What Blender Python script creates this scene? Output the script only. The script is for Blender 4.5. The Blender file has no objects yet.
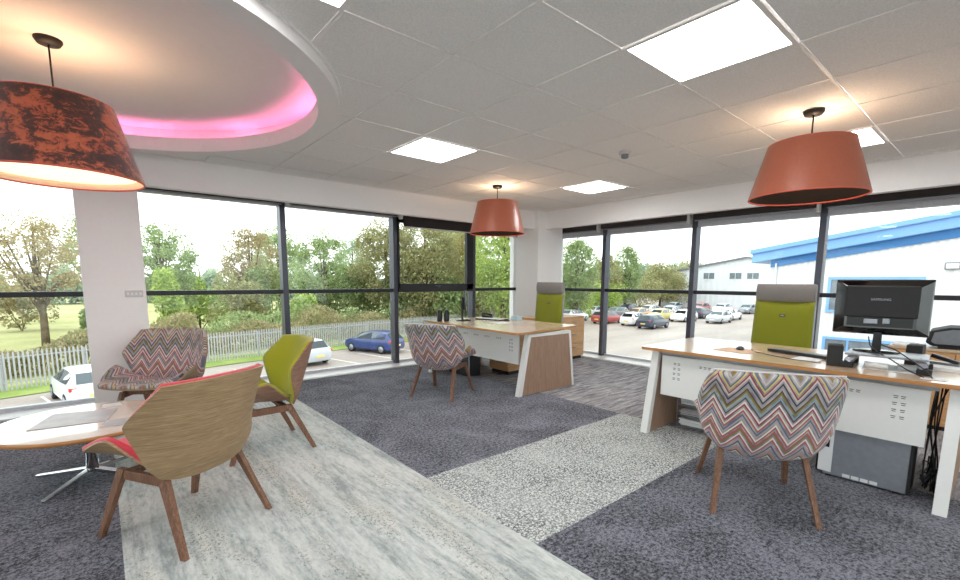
import bpy, bmesh, math, random
from mathutils import Vector, Matrix
S = bpy.context.scene
COL = S.collection
PI = math.pi
rnd = random.Random(7)

# ---------------------------------------------------------------- camera
F, PXX, PYY = 448.69, 480.0, 337.68
YAW, PITCH, ROLL = 0.7009, -0.1265, 0.0045
HC = 1.30
fw = Vector((math.sin(YAW) * math.cos(PITCH), math.cos(YAW) * math.cos(PITCH), math.sin(PITCH)))
rt = Vector((math.cos(YAW), -math.sin(YAW), 0))
up = rt.cross(fw)
r2 = rt * math.cos(ROLL) + up * math.sin(ROLL)
u2 = -rt * math.sin(ROLL) + up * math.cos(ROLL)
cam_d = bpy.data.cameras.new('camera')
cam = bpy.data.objects.new('camera', cam_d)
COL.objects.link(cam)
m = Matrix((r2, u2, -fw)).transposed().to_4x4()
m.translation = Vector((0, 0, HC))
cam.matrix_world = m
cam_d.sensor_fit = 'HORIZONTAL'
cam_d.sensor_width = 36
cam_d.lens = F / 960 * 36
cam_d.shift_x = 0.0
cam_d.shift_y = (PYY - 290) / 960
cam_d.clip_start = 0.05
cam_d.clip_end = 600
S.camera = cam

# ---------------------------------------------------------------- world, view, sampling aids
SKY = 1.75
PANEL = 9.0
S.view_settings.view_transform = 'Standard'
S.view_settings.look = 'None'
S.view_settings.gamma = 1
S.view_settings.exposure = 0.80
S.view_settings.use_curve_mapping = False
W = bpy.data.worlds.new('overcast_sky')
S.world = W
W.use_nodes = True
bg = W.node_tree.nodes['Background']
bg.inputs[0].default_value = (0.95, 0.975, 1.0, 1)
bg.inputs[1].default_value = SKY
S.cycles.max_bounces = 10
S.cycles.diffuse_bounces = 5
S.cycles.transparent_max_bounces = 24
S.cycles.sample_clamp_indirect = 4
S.cycles.caustics_reflective = False
S.cycles.caustics_refractive = False


# ---------------------------------------------------------------- materials
def lin(c):
    return tuple(((v / 255) / 12.92 if v / 255 <= 0.04045 else ((v / 255 + 0.055) / 1.055) ** 2.4) for v in c) + (1,)


class NT:
    def __init__(s, name):
        s.m = bpy.data.materials.new(name)
        s.m.use_nodes = True
        s.t = s.m.node_tree
        s.b = s.t.nodes['Principled BSDF']
        s.out = s.t.nodes['Material Output']

    def n(s, typ, **kw):
        nd = s.t.nodes.new(typ)
        for k, v in kw.items():
            if k.startswith('i_'):
                nd.inputs[k[2:].replace('_', ' ')].default_value = v
            elif k.startswith('n_'):
                nd.inputs[int(k[2:])].default_value = v
            else:
                setattr(nd, k, v)
        return nd

    def l(s, a, b):
        s.t.links.new(a, b)

    def coord(s, kind='Object', scale=(1, 1, 1), rot=(0, 0, 0)):
        tc = s.n('ShaderNodeTexCoord')
        mp = s.n('ShaderNodeMapping')
        mp.inputs['Scale'].default_value = scale
        mp.inputs['Rotation'].default_value = rot
        s.l(tc.outputs[kind], mp.inputs['Vector'])
        return mp.outputs[0]

    def noise(s, vec, scale, detail=3, rough=.5, dist=0):
        nd = s.n('ShaderNodeTexNoise')
        nd.inputs['Scale'].default_value = scale
        nd.inputs['Detail'].default_value = detail
        nd.inputs['Roughness'].default_value = rough
        nd.inputs['Distortion'].default_value = dist
        s.l(vec, nd.inputs['Vector'])
        return nd.outputs['Fac']

    def ramp(s, fac, stops, interp='LINEAR'):
        r = s.n('ShaderNodeValToRGB')
        cr = r.color_ramp
        cr.interpolation = interp
        while len(cr.elements) > 1:
            cr.elements.remove(cr.elements[-1])
        cr.elements[0].position, cr.elements[0].color = stops[0]
        for p, c in stops[1:]:
            e = cr.elements.new(p)
            e.color = c
        s.l(fac, r.inputs[0])
        return r.outputs[0]

    def mix(s, fac, a, b, blend='MIX'):
        nd = s.n('ShaderNodeMix', data_type='RGBA', blend_type=blend)
        for sock, v in ((nd.inputs[0], fac), (nd.inputs[6], a), (nd.inputs[7], b)):
            if hasattr(v, 'links'):
                s.l(v, sock)
            else:
                sock.default_value = v
        return nd.outputs[2]

    def math(s, op, a, b=None, c=None):
        nd = s.n('ShaderNodeMath', operation=op)
        for i, v in enumerate((a, b, c)):
            if v is None:
                continue
            if hasattr(v, 'links'):
                s.l(v, nd.inputs[i])
            else:
                nd.inputs[i].default_value = v
        return nd.outputs[0]

    def bump(s, h, strength=.3, dist=.01):
        nd = s.n('ShaderNodeBump')
        nd.inputs['Strength'].default_value = strength
        nd.inputs['Distance'].default_value = dist
        s.l(h, nd.inputs['Height'])
        s.l(nd.outputs[0], s.b.inputs['Normal'])


def plain(name, rgb, rough=.5, metal=0, spec=.5, noise_amt=.06, nscale=30, bump=0, coat=0, sheen=0):
    t = NT(name)
    c = lin(rgb)
    v = t.coord()
    n = t.noise(v, nscale, 3)
    lo = tuple(x * (1 - noise_amt) for x in c[:3]) + (1,)
    hi = tuple(min(1, x * (1 + noise_amt)) for x in c[:3]) + (1,)
    t.l(t.ramp(n, [(.3, lo), (.7, hi)]), t.b.inputs['Base Color'])
    t.b.inputs['Roughness'].default_value = rough
    t.b.inputs['Metallic'].default_value = metal
    t.b.inputs['Specular IOR Level'].default_value = spec
    if coat:
        t.b.inputs['Coat Weight'].default_value = coat
        t.b.inputs['Coat Roughness'].default_value = .05
    if sheen:
        t.b.inputs['Sheen Weight'].default_value = sheen
    if bump:
        t.bump(n, bump, .003)
    return t.m


def wood(name, c1, c2, rough=.45, scale=(2, 40, 40), nscale=3, rot=(0, 0, 0), spec=.4):
    t = NT(name)
    v = t.coord('Object', scale, rot)
    n = t.noise(v, nscale, 5, .6, 1.2)
    n2 = t.noise(v, nscale * 4, 3, .6, .3)
    f = t.math('ADD', t.math('MULTIPLY', n, .75), t.math('MULTIPLY', n2, .25))
    t.l(t.ramp(f, [(.32, lin(c1)), (.52, lin(tuple((a + b) / 2 for a, b in zip(c1, c2)))), (.68, lin(c2))]), t.b.inputs['Base Color'])
    t.b.inputs['Roughness'].default_value = rough
    t.b.inputs['Specular IOR Level'].default_value = spec
    return t.m


def emit(name, rgb, strength):
    t = NT(name)
    t.b.inputs['Base Color'].default_value = rgb + (1,)
    t.b.inputs['Emission Color'].default_value = rgb + (1,)
    t.b.inputs['Emission Strength'].default_value = strength
    return t.m


def glass_mat(name, tint=(.93, .97, .95), refl=1.0):
    t = NT(name)
    tr = t.n('ShaderNodeBsdfTransparent')
    tr.inputs[0].default_value = tint + (1,)
    gl = t.n('ShaderNodeBsdfGlossy')
    gl.inputs['Roughness'].default_value = .0
    fr = t.n('ShaderNodeFresnel')
    fr.inputs[0].default_value = 1.3
    mx = t.n('ShaderNodeMixShader')
    t.l(t.math('MULTIPLY', fr.outputs[0], refl), mx.inputs[0])
    t.l(tr.outputs[0], mx.inputs[1])
    t.l(gl.outputs[0], mx.inputs[2])
    t.l(mx.outputs[0], t.out.inputs[0])
    return t.m


def zigzag_mat(name, mute=0.0, freq=86.0):
    """chevron cloth: zigzag bands of many colours, from the cloth's own UV (metres)"""
    t = NT(name)
    tc = t.n('ShaderNodeTexCoord')
    sp = t.n('ShaderNodeSeparateXYZ')
    t.l(tc.outputs['UV'], sp.inputs[0])
    per = .14
    tri = t.math('PINGPONG', t.math('DIVIDE', sp.outputs[0], per / 2), 1.0)
    wob = t.noise(t.coord('UV', (1, 1, 1)), 9, 2)
    y = t.math('ADD', sp.outputs[1], t.math('MULTIPLY', tri, .115))
    y = t.math('ADD', y, t.math('MULTIPLY', wob, .012))
    idx = t.math('FLOOR', t.math('MULTIPLY', y, freq))
    wn = t.n('ShaderNodeTexWhiteNoise', noise_dimensions='1D')
    t.l(idx, wn.inputs['W'])
    f = wn.outputs['Value']
    light = t.math('LESS_THAN', t.math('FLOORED_MODULO', idx, 3.0), .5)
    cols = [(226, 220, 210), (58, 56, 72), (196, 190, 186), (150, 60, 62), (92, 106, 132), (214, 206, 190), (172, 160, 158),
            (128, 122, 58), (226, 214, 214), (96, 70, 62), (214, 130, 84), (128, 160, 172), (96, 84, 116), (214, 210, 204),
            (176, 84, 88), (150, 146, 150), (208, 186, 96), (112, 82, 96)]
    if mute:
        cols = [tuple(a * (1 - mute) + g * mute for a, g in zip(c, (150, 142, 140))) for c in cols]
    stops = [(i / len(cols), lin(c)) for i, c in enumerate(cols)]
    col = t.ramp(f, stops, 'CONSTANT')
    lc = t.ramp(t.noise(t.coord('UV'), 14, 2), [(.35, lin((112, 106, 120))), (.65, lin((188, 178, 172)))])
    col = t.mix(light, col, lc)
    t.l(col, t.b.inputs['Base Color'])
    t.b.inputs['Roughness'].default_value = .85
    t.b.inputs['Sheen Weight'].default_value = .2
    n = t.noise(t.coord('UV'), 900, 2)
    t.bump(n, .25, .001)
    return t.m


def shag(name, dark, light, scale=220, patch=2.4, bump=1.0):
    t = NT(name)
    v = t.coord('Object')
    n1 = t.noise(v, scale, 4, .75)
    n2 = t.noise(v, patch, 4, .6, .8)
    n3 = t.noise(v, scale * .42, 3, .8)
    f = t.math('ADD', t.math('ADD', t.math('MULTIPLY', n1, .42), t.math('MULTIPLY', n2, .17)), t.math('MULTIPLY', n3, .50))
    t.l(t.ramp(f, [(.475, lin(dark)), (.615, lin(light))]), t.b.inputs['Base Color'])
    t.b.inputs['Roughness'].default_value = .95
    t.b.inputs['Specular IOR Level'].default_value = .1
    t.b.inputs['Sheen Weight'].default_value = .15
    t.bump(t.math('ADD', n1, n3), bump, .012)
    return t.m


def speckle():
    t = NT('speckled_carpet')
    v = t.coord('Object', (1, 1.0, 1))
    vn = t.n('ShaderNodeTexVoronoi', feature='DISTANCE_TO_EDGE')
    vn.inputs['Scale'].default_value = 56
    dv = t.n('ShaderNodeVectorMath', operation='ADD')
    nn = t.n('ShaderNodeTexNoise')
    nn.inputs['Scale'].default_value = 45
    t.l(v, nn.inputs['Vector'])
    sc = t.n('ShaderNodeVectorMath', operation='SCALE')
    sc.inputs['Scale'].default_value = .03
    t.l(nn.outputs['Color'], sc.inputs[0])
    t.l(v, dv.inputs[0])
    t.l(sc.outputs[0], dv.inputs[1])
    t.l(dv.outputs[0], vn.inputs['Vector'])
    n = t.noise(v, 60, 3, .7)
    f = t.math('ADD', vn.outputs['Distance'], t.math('MULTIPLY', t.math('SUBTRACT', n, .5), .7))
    col = t.ramp(f, [(.04, lin((84, 88, 92))), (.14, lin((186, 190, 188))), (.3, lin((216, 220, 217)))])
    big = t.noise(v, 3, 3)
    col = t.mix(t.ramp(big, [(.35, (0, 0, 0, 1)), (.7, (.4, .4, .4, 1))]), col, lin((200, 205, 202)))
    t.l(col, t.b.inputs['Base Color'])
    t.b.inputs['Roughness'].default_value = .95
    t.b.inputs['Specular IOR Level'].default_value = .1
    t.bump(n, .5, .004)
    return t.m


def distressed():
    t = NT('distressed_pale_carpet')
    v = t.coord('Object', (1, .28, 1))
    vt = t.coord('Object', (1, .09, 1))
    v1 = t.coord('Object', (1, .7, 1))
    a = t.noise(vt, 16, 5, .7, .3)
    b = t.noise(v, 46, 4, .75)
    lo_ = t.noise(v, 3.5, 3, .6)
    sp = t.noise(v1, 70, 4, .85)
    blot = t.noise(v, 4.5, 5, .7)
    f = t.math('ADD', t.math('ADD', t.math('MULTIPLY', a, .45), t.math('MULTIPLY', b, .35)), t.math('MULTIPLY', lo_, .2))
    c1 = t.ramp(f, [(.41, lin((150, 157, 157))), (.48, lin((182, 188, 186))), (.56, lin((206, 210, 206)))])
    warm = t.ramp(t.noise(v, 4.4, 3), [(.5, (0, 0, 0, 1)), (.7, (.45, .45, .45, 1))])
    c1 = t.mix(warm, c1, lin((204, 200, 186)))
    k = t.math('MULTIPLY', t.ramp(sp, [(.53, (0, 0, 0, 1)), (.58, (1, 1, 1, 1))]), t.ramp(blot, [(.47, (0, 0, 0, 1)), (.58, (1, 1, 1, 1))]))
    c1 = t.mix(t.math('MULTIPLY', k, .75), c1, lin((84, 90, 92)))
    t.l(c1, t.b.inputs['Base Color'])
    t.b.inputs['Roughness'].default_value = .9
    t.b.inputs['Specular IOR Level'].default_value = .15
    t.bump(b, .35, .003)
    return t.m


def strie():
    t = NT('striated_grey_carpet')
    v = t.coord('Object', (1, 1, 1), (0, 0, .0))
    vs = t.coord('Object', (.22, 1.6, 1), (0, 0, .12))
    a = t.noise(vs, 16, 4, .7, .5)
    b = t.noise(v, 150, 3, .7)
    f = t.math('ADD', t.math('MULTIPLY', a, .75), t.math('MULTIPLY', b, .25))
    t.l(t.ramp(f, [(.36, lin((92, 91, 97))), (.5, lin((146, 143, 147))), (.64, lin((190, 187, 188)))]), t.b.inputs['Base Color'])
    t.b.inputs['Roughness'].default_value = .95
    t.b.inputs['Specular IOR Level'].default_value = .1
    t.bump(f, .6, .004)
    return t.m


def ceiling_tile_mat():
    t = NT('mineral_fibre_ceiling_tile')
    v = t.coord('Object')
    n = t.noise(v, 120, 4, .8)
    n2 = t.noise(v, 260, 2, .8)
    t.l(t.ramp(n, [(.35, lin((226, 224, 222))), (.6, lin((243, 242, 240)))]), t.b.inputs['Base Color'])
    t.b.inputs['Roughness'].default_value = .95
    t.bump(t.math('ADD', n, n2), .25, .003)
    return t.m


def velvet():
    t = NT('crushed_copper_velvet')
    v = t.coord('Object', (1, 1, 1.5))
    a = t.noise(v, 13, 10, .78, .5)
    b = t.noise(v, 3.0, 3, .5, .3)
    f = t.math('ADD', t.math('MULTIPLY', a, .6), t.math('MULTIPLY', b, .4))
    t.l(t.ramp(f, [(.45, lin((182, 98, 60))), (.49, lin((156, 78, 46))), (.505, lin((78, 40, 28))), (.58, lin((44, 25, 20)))]), t.b.inputs['Base Color'])
    t.b.inputs['Roughness'].default_value = .6
    t.b.inputs['Sheen Weight'].default_value = .5
    t.bump(a, .3, .004)
    return t.m


def leaf_mat(name, c1, c2, c3):
    t = NT(name)
    v = t.coord('Object')
    n = t.noise(v, .9, 3, .6)
    w = t.n('ShaderNodeNewGeometry')
    f = t.math('ADD', t.math('MULTIPLY', n, .6), t.math('MULTIPLY', w.outputs['Random Per Island'], .4))
    t.l(t.ramp(f, [(.3, lin(c1)), (.5, lin(c2)), (.7, lin(c3))]), t.b.inputs['Base Color'])
    t.b.inputs['Roughness'].default_value = .8
    t.b.inputs['Specular IOR Level'].default_value = .2
    # thin leaves let light through
    tl = t.n('ShaderNodeBsdfTranslucent')
    tl.inputs[0].default_value = lin(c3)
    mx = t.n('ShaderNodeMixShader')
    mx.inputs[0].default_value = .35
    t.l(t.b.outputs[0], mx.inputs[1])
    t.l(tl.outputs[0], mx.inputs[2])
    t.l(mx.outputs[0], t.out.inputs[0])
    return t.m


def ground_mat(name, cs, scale=.6, fine=14):
    t = NT(name)
    v = t.coord('Object')
    f = t.math('ADD', t.math('MULTIPLY', t.noise(v, scale, 4, .6), .6), t.math('MULTIPLY', t.noise(v, fine, 3, .7), .4))
    t.l(t.ramp(f, [(.35, lin(cs[0])), (.5, lin(cs[1])), (.65, lin(cs[2]))]), t.b.inputs['Base Color'])
    t.b.inputs['Roughness'].default_value = .9
    t.b.inputs['Specular IOR Level'].default_value = .2
    return t.m


def wet_tarmac():
    t = NT('pale_tarmac')
    v = t.coord('Object')
    vs = t.coord('Object', (.25, 1, 1))
    f = t.math('ADD', t.math('MULTIPLY', t.noise(vs, .35, 4, .6), .6), t.math('MULTIPLY', t.noise(v, 9, 3, .7), .4))
    t.l(t.ramp(f, [(.35, lin((136, 123, 117))), (.5, lin((156, 142, 135))), (.68, lin((178, 165, 157)))]), t.b.inputs['Base Color'])
    t.b.inputs['Roughness'].default_value = .55
    t.b.inputs['Specular IOR Level'].default_value = .5
    return t.m


def cladding(name, rgb, per=.35, axis=1):
    t = NT(name)
    tc = t.n('ShaderNodeTexCoord')
    sp = t.n('ShaderNodeSeparateXYZ')
    t.l(tc.outputs['Object'], sp.inputs[0])
    p = t.math('PINGPONG', sp.outputs[axis], per / 2)
    p = t.math('SMOOTH_MIN', t.math('MULTIPLY', p, 6 / per * .35), 1.0, .3)
    n = t.noise(t.coord('Object'), .8, 3)
    c = lin(rgb)
    t.l(t.ramp(n, [(.3, tuple(x * .95 for x in c[:3]) + (1,)), (.7, c)]), t.b.inputs['Base Color'])
    t.b.inputs['Roughness'].default_value = .5
    t.bump(p, 1.0, .06)
    return t.m


M = {}
M['wall'] = plain('white_wall_paint', (246, 243, 243), .8, noise_amt=.01)
M['soffit'] = plain('white_plasterboard', (236, 233, 232), .8, noise_amt=.01)
M['tile'] = ceiling_tile_mat()
M['tbar'] = plain('white_ceiling_grid', (232, 229, 226), .5, noise_amt=.01)
M['slate'] = plain('slate_grey_aluminium', (78, 80, 92), .32, .25, noise_amt=.05)
M['head'] = plain('light_grey_aluminium', (206, 206, 214), .4, .1)
M['slatedark'] = plain('dark_grey_aluminium', (40, 40, 45), .4, .2)
M['sill'] = plain('white_sill_paint', (238, 238, 238), .35, noise_amt=.02)
M['glass'] = glass_mat('window_glass')
M['blind'] = plain('dark_brown_blind', (52, 44, 44), .7)
M['bracket'] = plain('white_plastic_bracket', (222, 222, 222), .4)
M['shag'] = shag('charcoal_shag_carpet', (22, 23, 30), (150, 152, 166), scale=105)
M['speck'] = speckle()
M['pale'] = distressed()
M['strie'] = strie()
M['panel'] = emit('lit_light_panel', (1, 1, 1), PANEL)
M['walnut'] = wood('walnut_wood', (92, 62, 46), (158, 116, 90), .45, (30, 30, 3), 3)
M['oak_ply'] = wood('oak_veneer', (132, 106, 76), (186, 158, 122), .5, (3, 3, 55), 2.5)
M['walnut_ply'] = wood('walnut_veneer', (120, 88, 72), (178, 140, 118), .5, (3, 3, 45), 2.5)
M['oak_top'] = wood('pale_oak_laminate', (196, 168, 140), (222, 200, 174), .25, (30, 1.5, 5), 2.2, spec=.8)
M['oak_top'].node_tree.nodes['Principled BSDF'].inputs['Coat Weight'].default_value = .5
M['oak_top'].node_tree.nodes['Principled BSDF'].inputs['Coat Roughness'].default_value = .12
M['table_top'] = wood('table_laminate', (212, 190, 168), (232, 214, 194), .16, (3, 26, 5), 2, spec=1.0)
M['table_top'].node_tree.nodes['Principled BSDF'].inputs['Coat Weight'].default_value = .9
M['oak_edge'] = wood('oak_edge_banding', (170, 116, 66), (200, 146, 92), .4, (4, 4, 60), 2)
M['panel_oak'] = wood('grey_oak_laminate', (142, 112, 92), (178, 146, 124), .5, (34, 34, 2), 2.4)
M['beech'] = wood('beech_laminate', (200, 150, 100), (228, 184, 138), .45, (2, 2, 30), 2)
M['white_metal'] = plain('white_powder_coat', (232, 232, 230), .4, noise_amt=.01)
M['white_plastic'] = plain('white_plastic', (225, 226, 228), .4, noise_amt=.01)
M['black'] = plain('black_plastic', (22, 22, 24), .35)
M['blackm'] = plain('matt_black_plastic', (30, 30, 32), .65)
M['gloss_black'] = plain('gloss_black_plastic', (12, 12, 14), .1, coat=.6)
M['greyp'] = plain('grey_plastic', (120, 124, 130), .4)
M['silver'] = plain('brushed_silver', (150, 154, 162), .35, .5)
M['chrome'] = plain('polished_chrome', (215, 215, 220), .12, 1.0)
M['red_cloth'] = plain('coral_red_wool', (204, 62, 76), .9, noise_amt=.12, nscale=300, bump=.3, sheen=.3)
M['lime_cloth'] = plain('lime_green_wool', (156, 160, 24), .9, noise_amt=.12, nscale=300, bump=.3, sheen=.3)
M['green_cloth'] = plain('moss_green_wool', (128, 132, 18), .9, noise_amt=.16, nscale=260, bump=.4, sheen=.2)
M['grey_cloth'] = plain('grey_wool', (128, 124, 122), .9, noise_amt=.15, nscale=260, bump=.4, sheen=.2)
M['zig'] = zigzag_mat('zigzag_cloth', 0, 76.0)
M['zigm'] = zigzag_mat('muted_zigzag_cloth', .1, 62.0)
M['zigw'] = zigzag_mat('window_side_zigzag_cloth', .08, 78.0)
M['paper'] = plain('paper', (222, 224, 226), .55, noise_amt=.03, nscale=8)
M['greypaper'] = plain('grey_printed_card', (176, 174, 176), .35, noise_amt=.12, nscale=14)
M['coral'] = plain('coral_lamp_fabric', (170, 94, 70), .38, noise_amt=.04, nscale=60, coat=.25)
M['coral_rim'] = plain('coral_lamp_trim', (206, 92, 74), .5)
M['lamp_in'] = plain('dark_brown_lamp_lining', (22, 14, 12), .8)
M['cream_in'] = plain('cream_lamp_lining', (244, 226, 200), .6, noise_amt=.02)
M['diffuser'] = emit('warm_lit_diffuser', (1.0, .80, .60), .75)
M['velvet'] = velvet()
M['brass'] = plain('dark_bronze_metal', (38, 34, 32), .55, .3)
M['clay'] = plain('socket_plastic', (206, 204, 204), .4)
M['tyre'] = plain('tyre_rubber', (34, 34, 36), .8)
M['carglass'] = plain('tinted_car_glass', (88, 98, 106), .12, coat=.5)
M['plate_y'] = plain('yellow_number_plate', (236, 208, 120), .5)
M['plate_w'] = plain('white_number_plate', (235, 235, 235), .5)
M['taillight'] = plain('red_tail_lamp', (214, 60, 60), .2)
M['headlight'] = plain('clear_head_lamp', (225, 228, 232), .12)
M['tarmac'] = wet_tarmac()
M['line'] = plain('white_road_paint', (228, 224, 220), .6)
M['grassg'] = ground_mat('mown_grass', [(100, 120, 56), (130, 148, 76), (156, 168, 98)])
M['meadow'] = ground_mat('dry_meadow_grass', [(140, 142, 92), (168, 166, 116), (186, 182, 138)], .15, 4)
M['galv'] = plain('galvanised_steel', (176, 176, 182), .5, .15)
M['clad'] = cladding('white_profiled_cladding', (226, 226, 228))
M['clad2'] = cladding('pale_flat_cladding', (222, 224, 230), 1.0)
M['blue'] = plain('light_blue_fascia', (124, 172, 226), .45, noise_amt=.03)
M['bluedk'] = plain('blue_flashing', (44, 118, 180), .45, noise_amt=.03)
M['roofgrey'] = plain('grey_roof_edge', (120, 122, 128), .6)
M['winext'] = plain('grey_window_glass', (112, 120, 128), .2, noise_amt=.2, nscale=2)
M['bark'] = ground_mat('tree_bark', [(78, 66, 54), (104, 90, 74), (128, 114, 96)], 2, 12)
M['red'] = plain('red_sign_paint', (200, 50, 50), .5)


def pink():
    t = NT('pink_led')
    t.b.inputs['Emission Color'].default_value = (1.0, .19, .42, 1)
    t.b.inputs['Emission Strength'].default_value = 14
    return t.m


M['pink'] = pink()


# ---------------------------------------------------------------- mesh helpers
def finish(name, bm, mats, parent=None, smooth=False, loc=None, rotz=None, bevel=0):
    me = bpy.data.meshes.new(name)
    bm.normal_update()
    bm.to_mesh(me)
    bm.free()
    if not isinstance(mats, (list, tuple)):
        mats = [mats]
    for mm in mats:
        me.materials.append(M[mm] if isinstance(mm, str) else mm)
    if smooth:
        for p in me.polygons:
            p.use_smooth = True
    o = bpy.data.objects.new(name, me)
    COL.objects.link(o)
    if parent:
        o.parent = parent
    if loc:
        o.location = loc
    if rotz:
        o.rotation_euler.z = rotz
    if bevel:
        md = o.modifiers.new('bevel', 'BEVEL')
        md.width = bevel
        md.segments = 2
        md.limit_method = 'ANGLE'
        md.angle_limit = math.radians(35)
    return o


def tag(o, label=None, cat=None, group=None, kind=None):
    if label:
        o['label'] = label
    if cat:
        o['category'] = cat
    if group:
        o['group'] = group
    if kind:
        o['kind'] = kind
    return o


def thing(name, loc, rz, label, cat, group=None):
    o = bpy.data.objects.new(name, None)
    COL.objects.link(o)
    o.empty_display_size = .1
    o.location = loc
    o.rotation_euler = (0, 0, rz)
    return tag(o, label, cat, group)


def box(bm, x0, x1, y0, y1, z0, z1, mi=0):
    vs = [bm.verts.new(p) for p in ((x0, y0, z0), (x1, y0, z0), (x1, y1, z0), (x0, y1, z0), (x0, y0, z1), (x1, y0, z1), (x1, y1, z1), (x0, y1, z1))]
    for f in ((0, 3, 2, 1), (4, 5, 6, 7), (0, 1, 5, 4), (1, 2, 6, 5), (2, 3, 7, 6), (3, 0, 4, 7)):
        fc = bm.faces.new([vs[i] for i in f])
        fc.material_index = mi
    return vs


def B(*a, mi=0):
    bm = bmesh.new()
    box(bm, *a, mi=mi)
    return bm


def prism(bm, pts, vec, mi=0):
    """pts: planar loop; extruded by vec"""
    a = [bm.verts.new(p) for p in pts]
    b = [bm.verts.new(Vector(p) + Vector(vec)) for p in pts]
    n = len(a)
    fs = [bm.faces.new(list(reversed(a))), bm.faces.new(b)]
    for i in range(n):
        fs.append(bm.faces.new((a[i], a[(i + 1) % n], b[(i + 1) % n], b[i])))
    for f in fs:
        f.material_index = mi
    bmesh.ops.recalc_face_normals(bm, faces=fs)
    return fs


def frame_for(d):
    d = d.normalized()
    h = Vector((0, 0, 1)) if abs(d.z) < .9 else Vector((1, 0, 0))
    a = d.cross(h).normalized()
    return a, a.cross(d)


def tube(bm, pts, r, n=10, caps=True, mi=0):
    pts = [Vector(p) for p in pts]
    rings = []
    rr = r if isinstance(r, (list, tuple)) else [r] * len(pts)
    a0, _ = frame_for(pts[1] - pts[0])
    for i, p in enumerate(pts):
        d = (pts[min(i + 1, len(pts) - 1)] - pts[max(i - 1, 0)]).normalized()
        a = (a0 - d * a0.dot(d)).normalized()
        a0 = a
        b = d.cross(a)
        rings.append([bm.verts.new(p + (a * math.cos(2 * PI * k / n) + b * math.sin(2 * PI * k / n)) * rr[i]) for k in range(n)])
    fs = []
    for i in range(len(rings) - 1):
        for k in range(n):
            fs.append(bm.faces.new((rings[i][k], rings[i][(k + 1) % n], rings[i + 1][(k + 1) % n], rings[i + 1][k])))
    if caps:
        fs.append(bm.faces.new(list(reversed(rings[0]))))
        fs.append(bm.faces.new(rings[-1]))
    for f in fs:
        f.material_index = mi
        f.smooth = True
    bmesh.ops.recalc_face_normals(bm, faces=fs)


def bar(bm, p0, p1, s0, s1, side=None, mi=0):
    """tapered rectangular bar; side = direction of the first size"""
    p0, p1 = Vector(p0), Vector(p1)
    d = (p1 - p0).normalized()
    a = Vector(side) if side else frame_for(d)[0]
    a = (a - d * a.dot(d)).normalized()
    b = d.cross(a)
    vs = []
    for p, (u, v) in ((p0, s0), (p1, s1)):
        for su, sv in ((-1, -1), (1, -1), (1, 1), (-1, 1)):
            vs.append(bm.verts.new(p + a * su * u / 2 + b * sv * v / 2))
    fs = [bm.faces.new([vs[i] for i in f]) for f in ((0, 3, 2, 1), (4, 5, 6, 7), (0, 1, 5, 4), (1, 2, 6, 5), (2, 3, 7, 6), (3, 0, 4, 7))]
    for f in fs:
        f.material_index = mi
    bmesh.ops.recalc_face_normals(bm, faces=fs)


def lathe(bm, prof, c=(0, 0, 0), n=48, mi=0, close=False):
    rings = []
    for r, z in prof:
        if r < 1e-5:
            rings.append([bm.verts.new((c[0], c[1], c[2] + z))])
        else:
            rings.append([bm.verts.new((c[0] + r * math.cos(2 * PI * k / n), c[1] + r * math.sin(2 * PI * k / n), c[2] + z)) for k in range(n)])
    fs = []
    pairs = list(zip(rings[:-1], rings[1:]))
    if close:
        pairs.append((rings[-1], rings[0]))
    for A, C in pairs:
        for k in range(n):
            q = [A[k % len(A)], A[(k + 1) % len(A)], C[(k + 1) % len(C)], C[k % len(C)]]
            u = []
            for v in q:
                if v not in u:
                    u.append(v)
            if len(u) > 2:
                fs.append(bm.faces.new(u))
    for f in fs:
        f.material_index = mi
        f.smooth = True
    bmesh.ops.recalc_face_normals(bm, faces=fs)


def dup(root, loc, rz, label=None, group=None):
    r = root.copy()
    COL.objects.link(r)
    r.location = loc
    r.rotation_euler = (0, 0, rz)
    if label:
        r['label'] = label
    if group:
        r['group'] = group
    for ch in list(root.children):
        c = ch.copy()
        COL.objects.link(c)
        c.parent = r
        for g in ch.children:
            d = g.copy()
            COL.objects.link(d)
            d.parent = c
    return r


def text(name, body, size, mat, parent, loc, rot, extrude=.0008):
    cu = bpy.data.curves.new(name, 'FONT')
    cu.body = body
    cu.size = size
    cu.extrude = extrude
    cu.align_x = 'CENTER'
    cu.align_y = 'CENTER'
    cu.materials.append(M[mat])
    tmp = bpy.data.objects.new(name, cu)
    COL.objects.link(tmp)
    me = bpy.data.meshes.new_from_object(tmp.evaluated_get(bpy.context.evaluated_depsgraph_get()))
    bpy.data.objects.remove(tmp)
    me.name = name
    if not me.materials:
        me.materials.append(M[mat])
    o = bpy.data.objects.new(name, me)
    COL.objects.link(o)
    o.parent = parent
    o.location = loc
    o.rotation_euler = rot
    return o


def struct(name, bm, mats, **kw):
    return tag(finish(name, bm, mats, **kw), kind='structure')


# ================================================================ ROOM SHELL
H = 2.452
BY, BX = 5.30, 5.83      # faces of the downstands along the two glazed walls
GY, GX = 6.10, 6.56      # room side of the window frames
XW, YS = -4.0, -4.2      # unseen walls
BZ = 2.163
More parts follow.
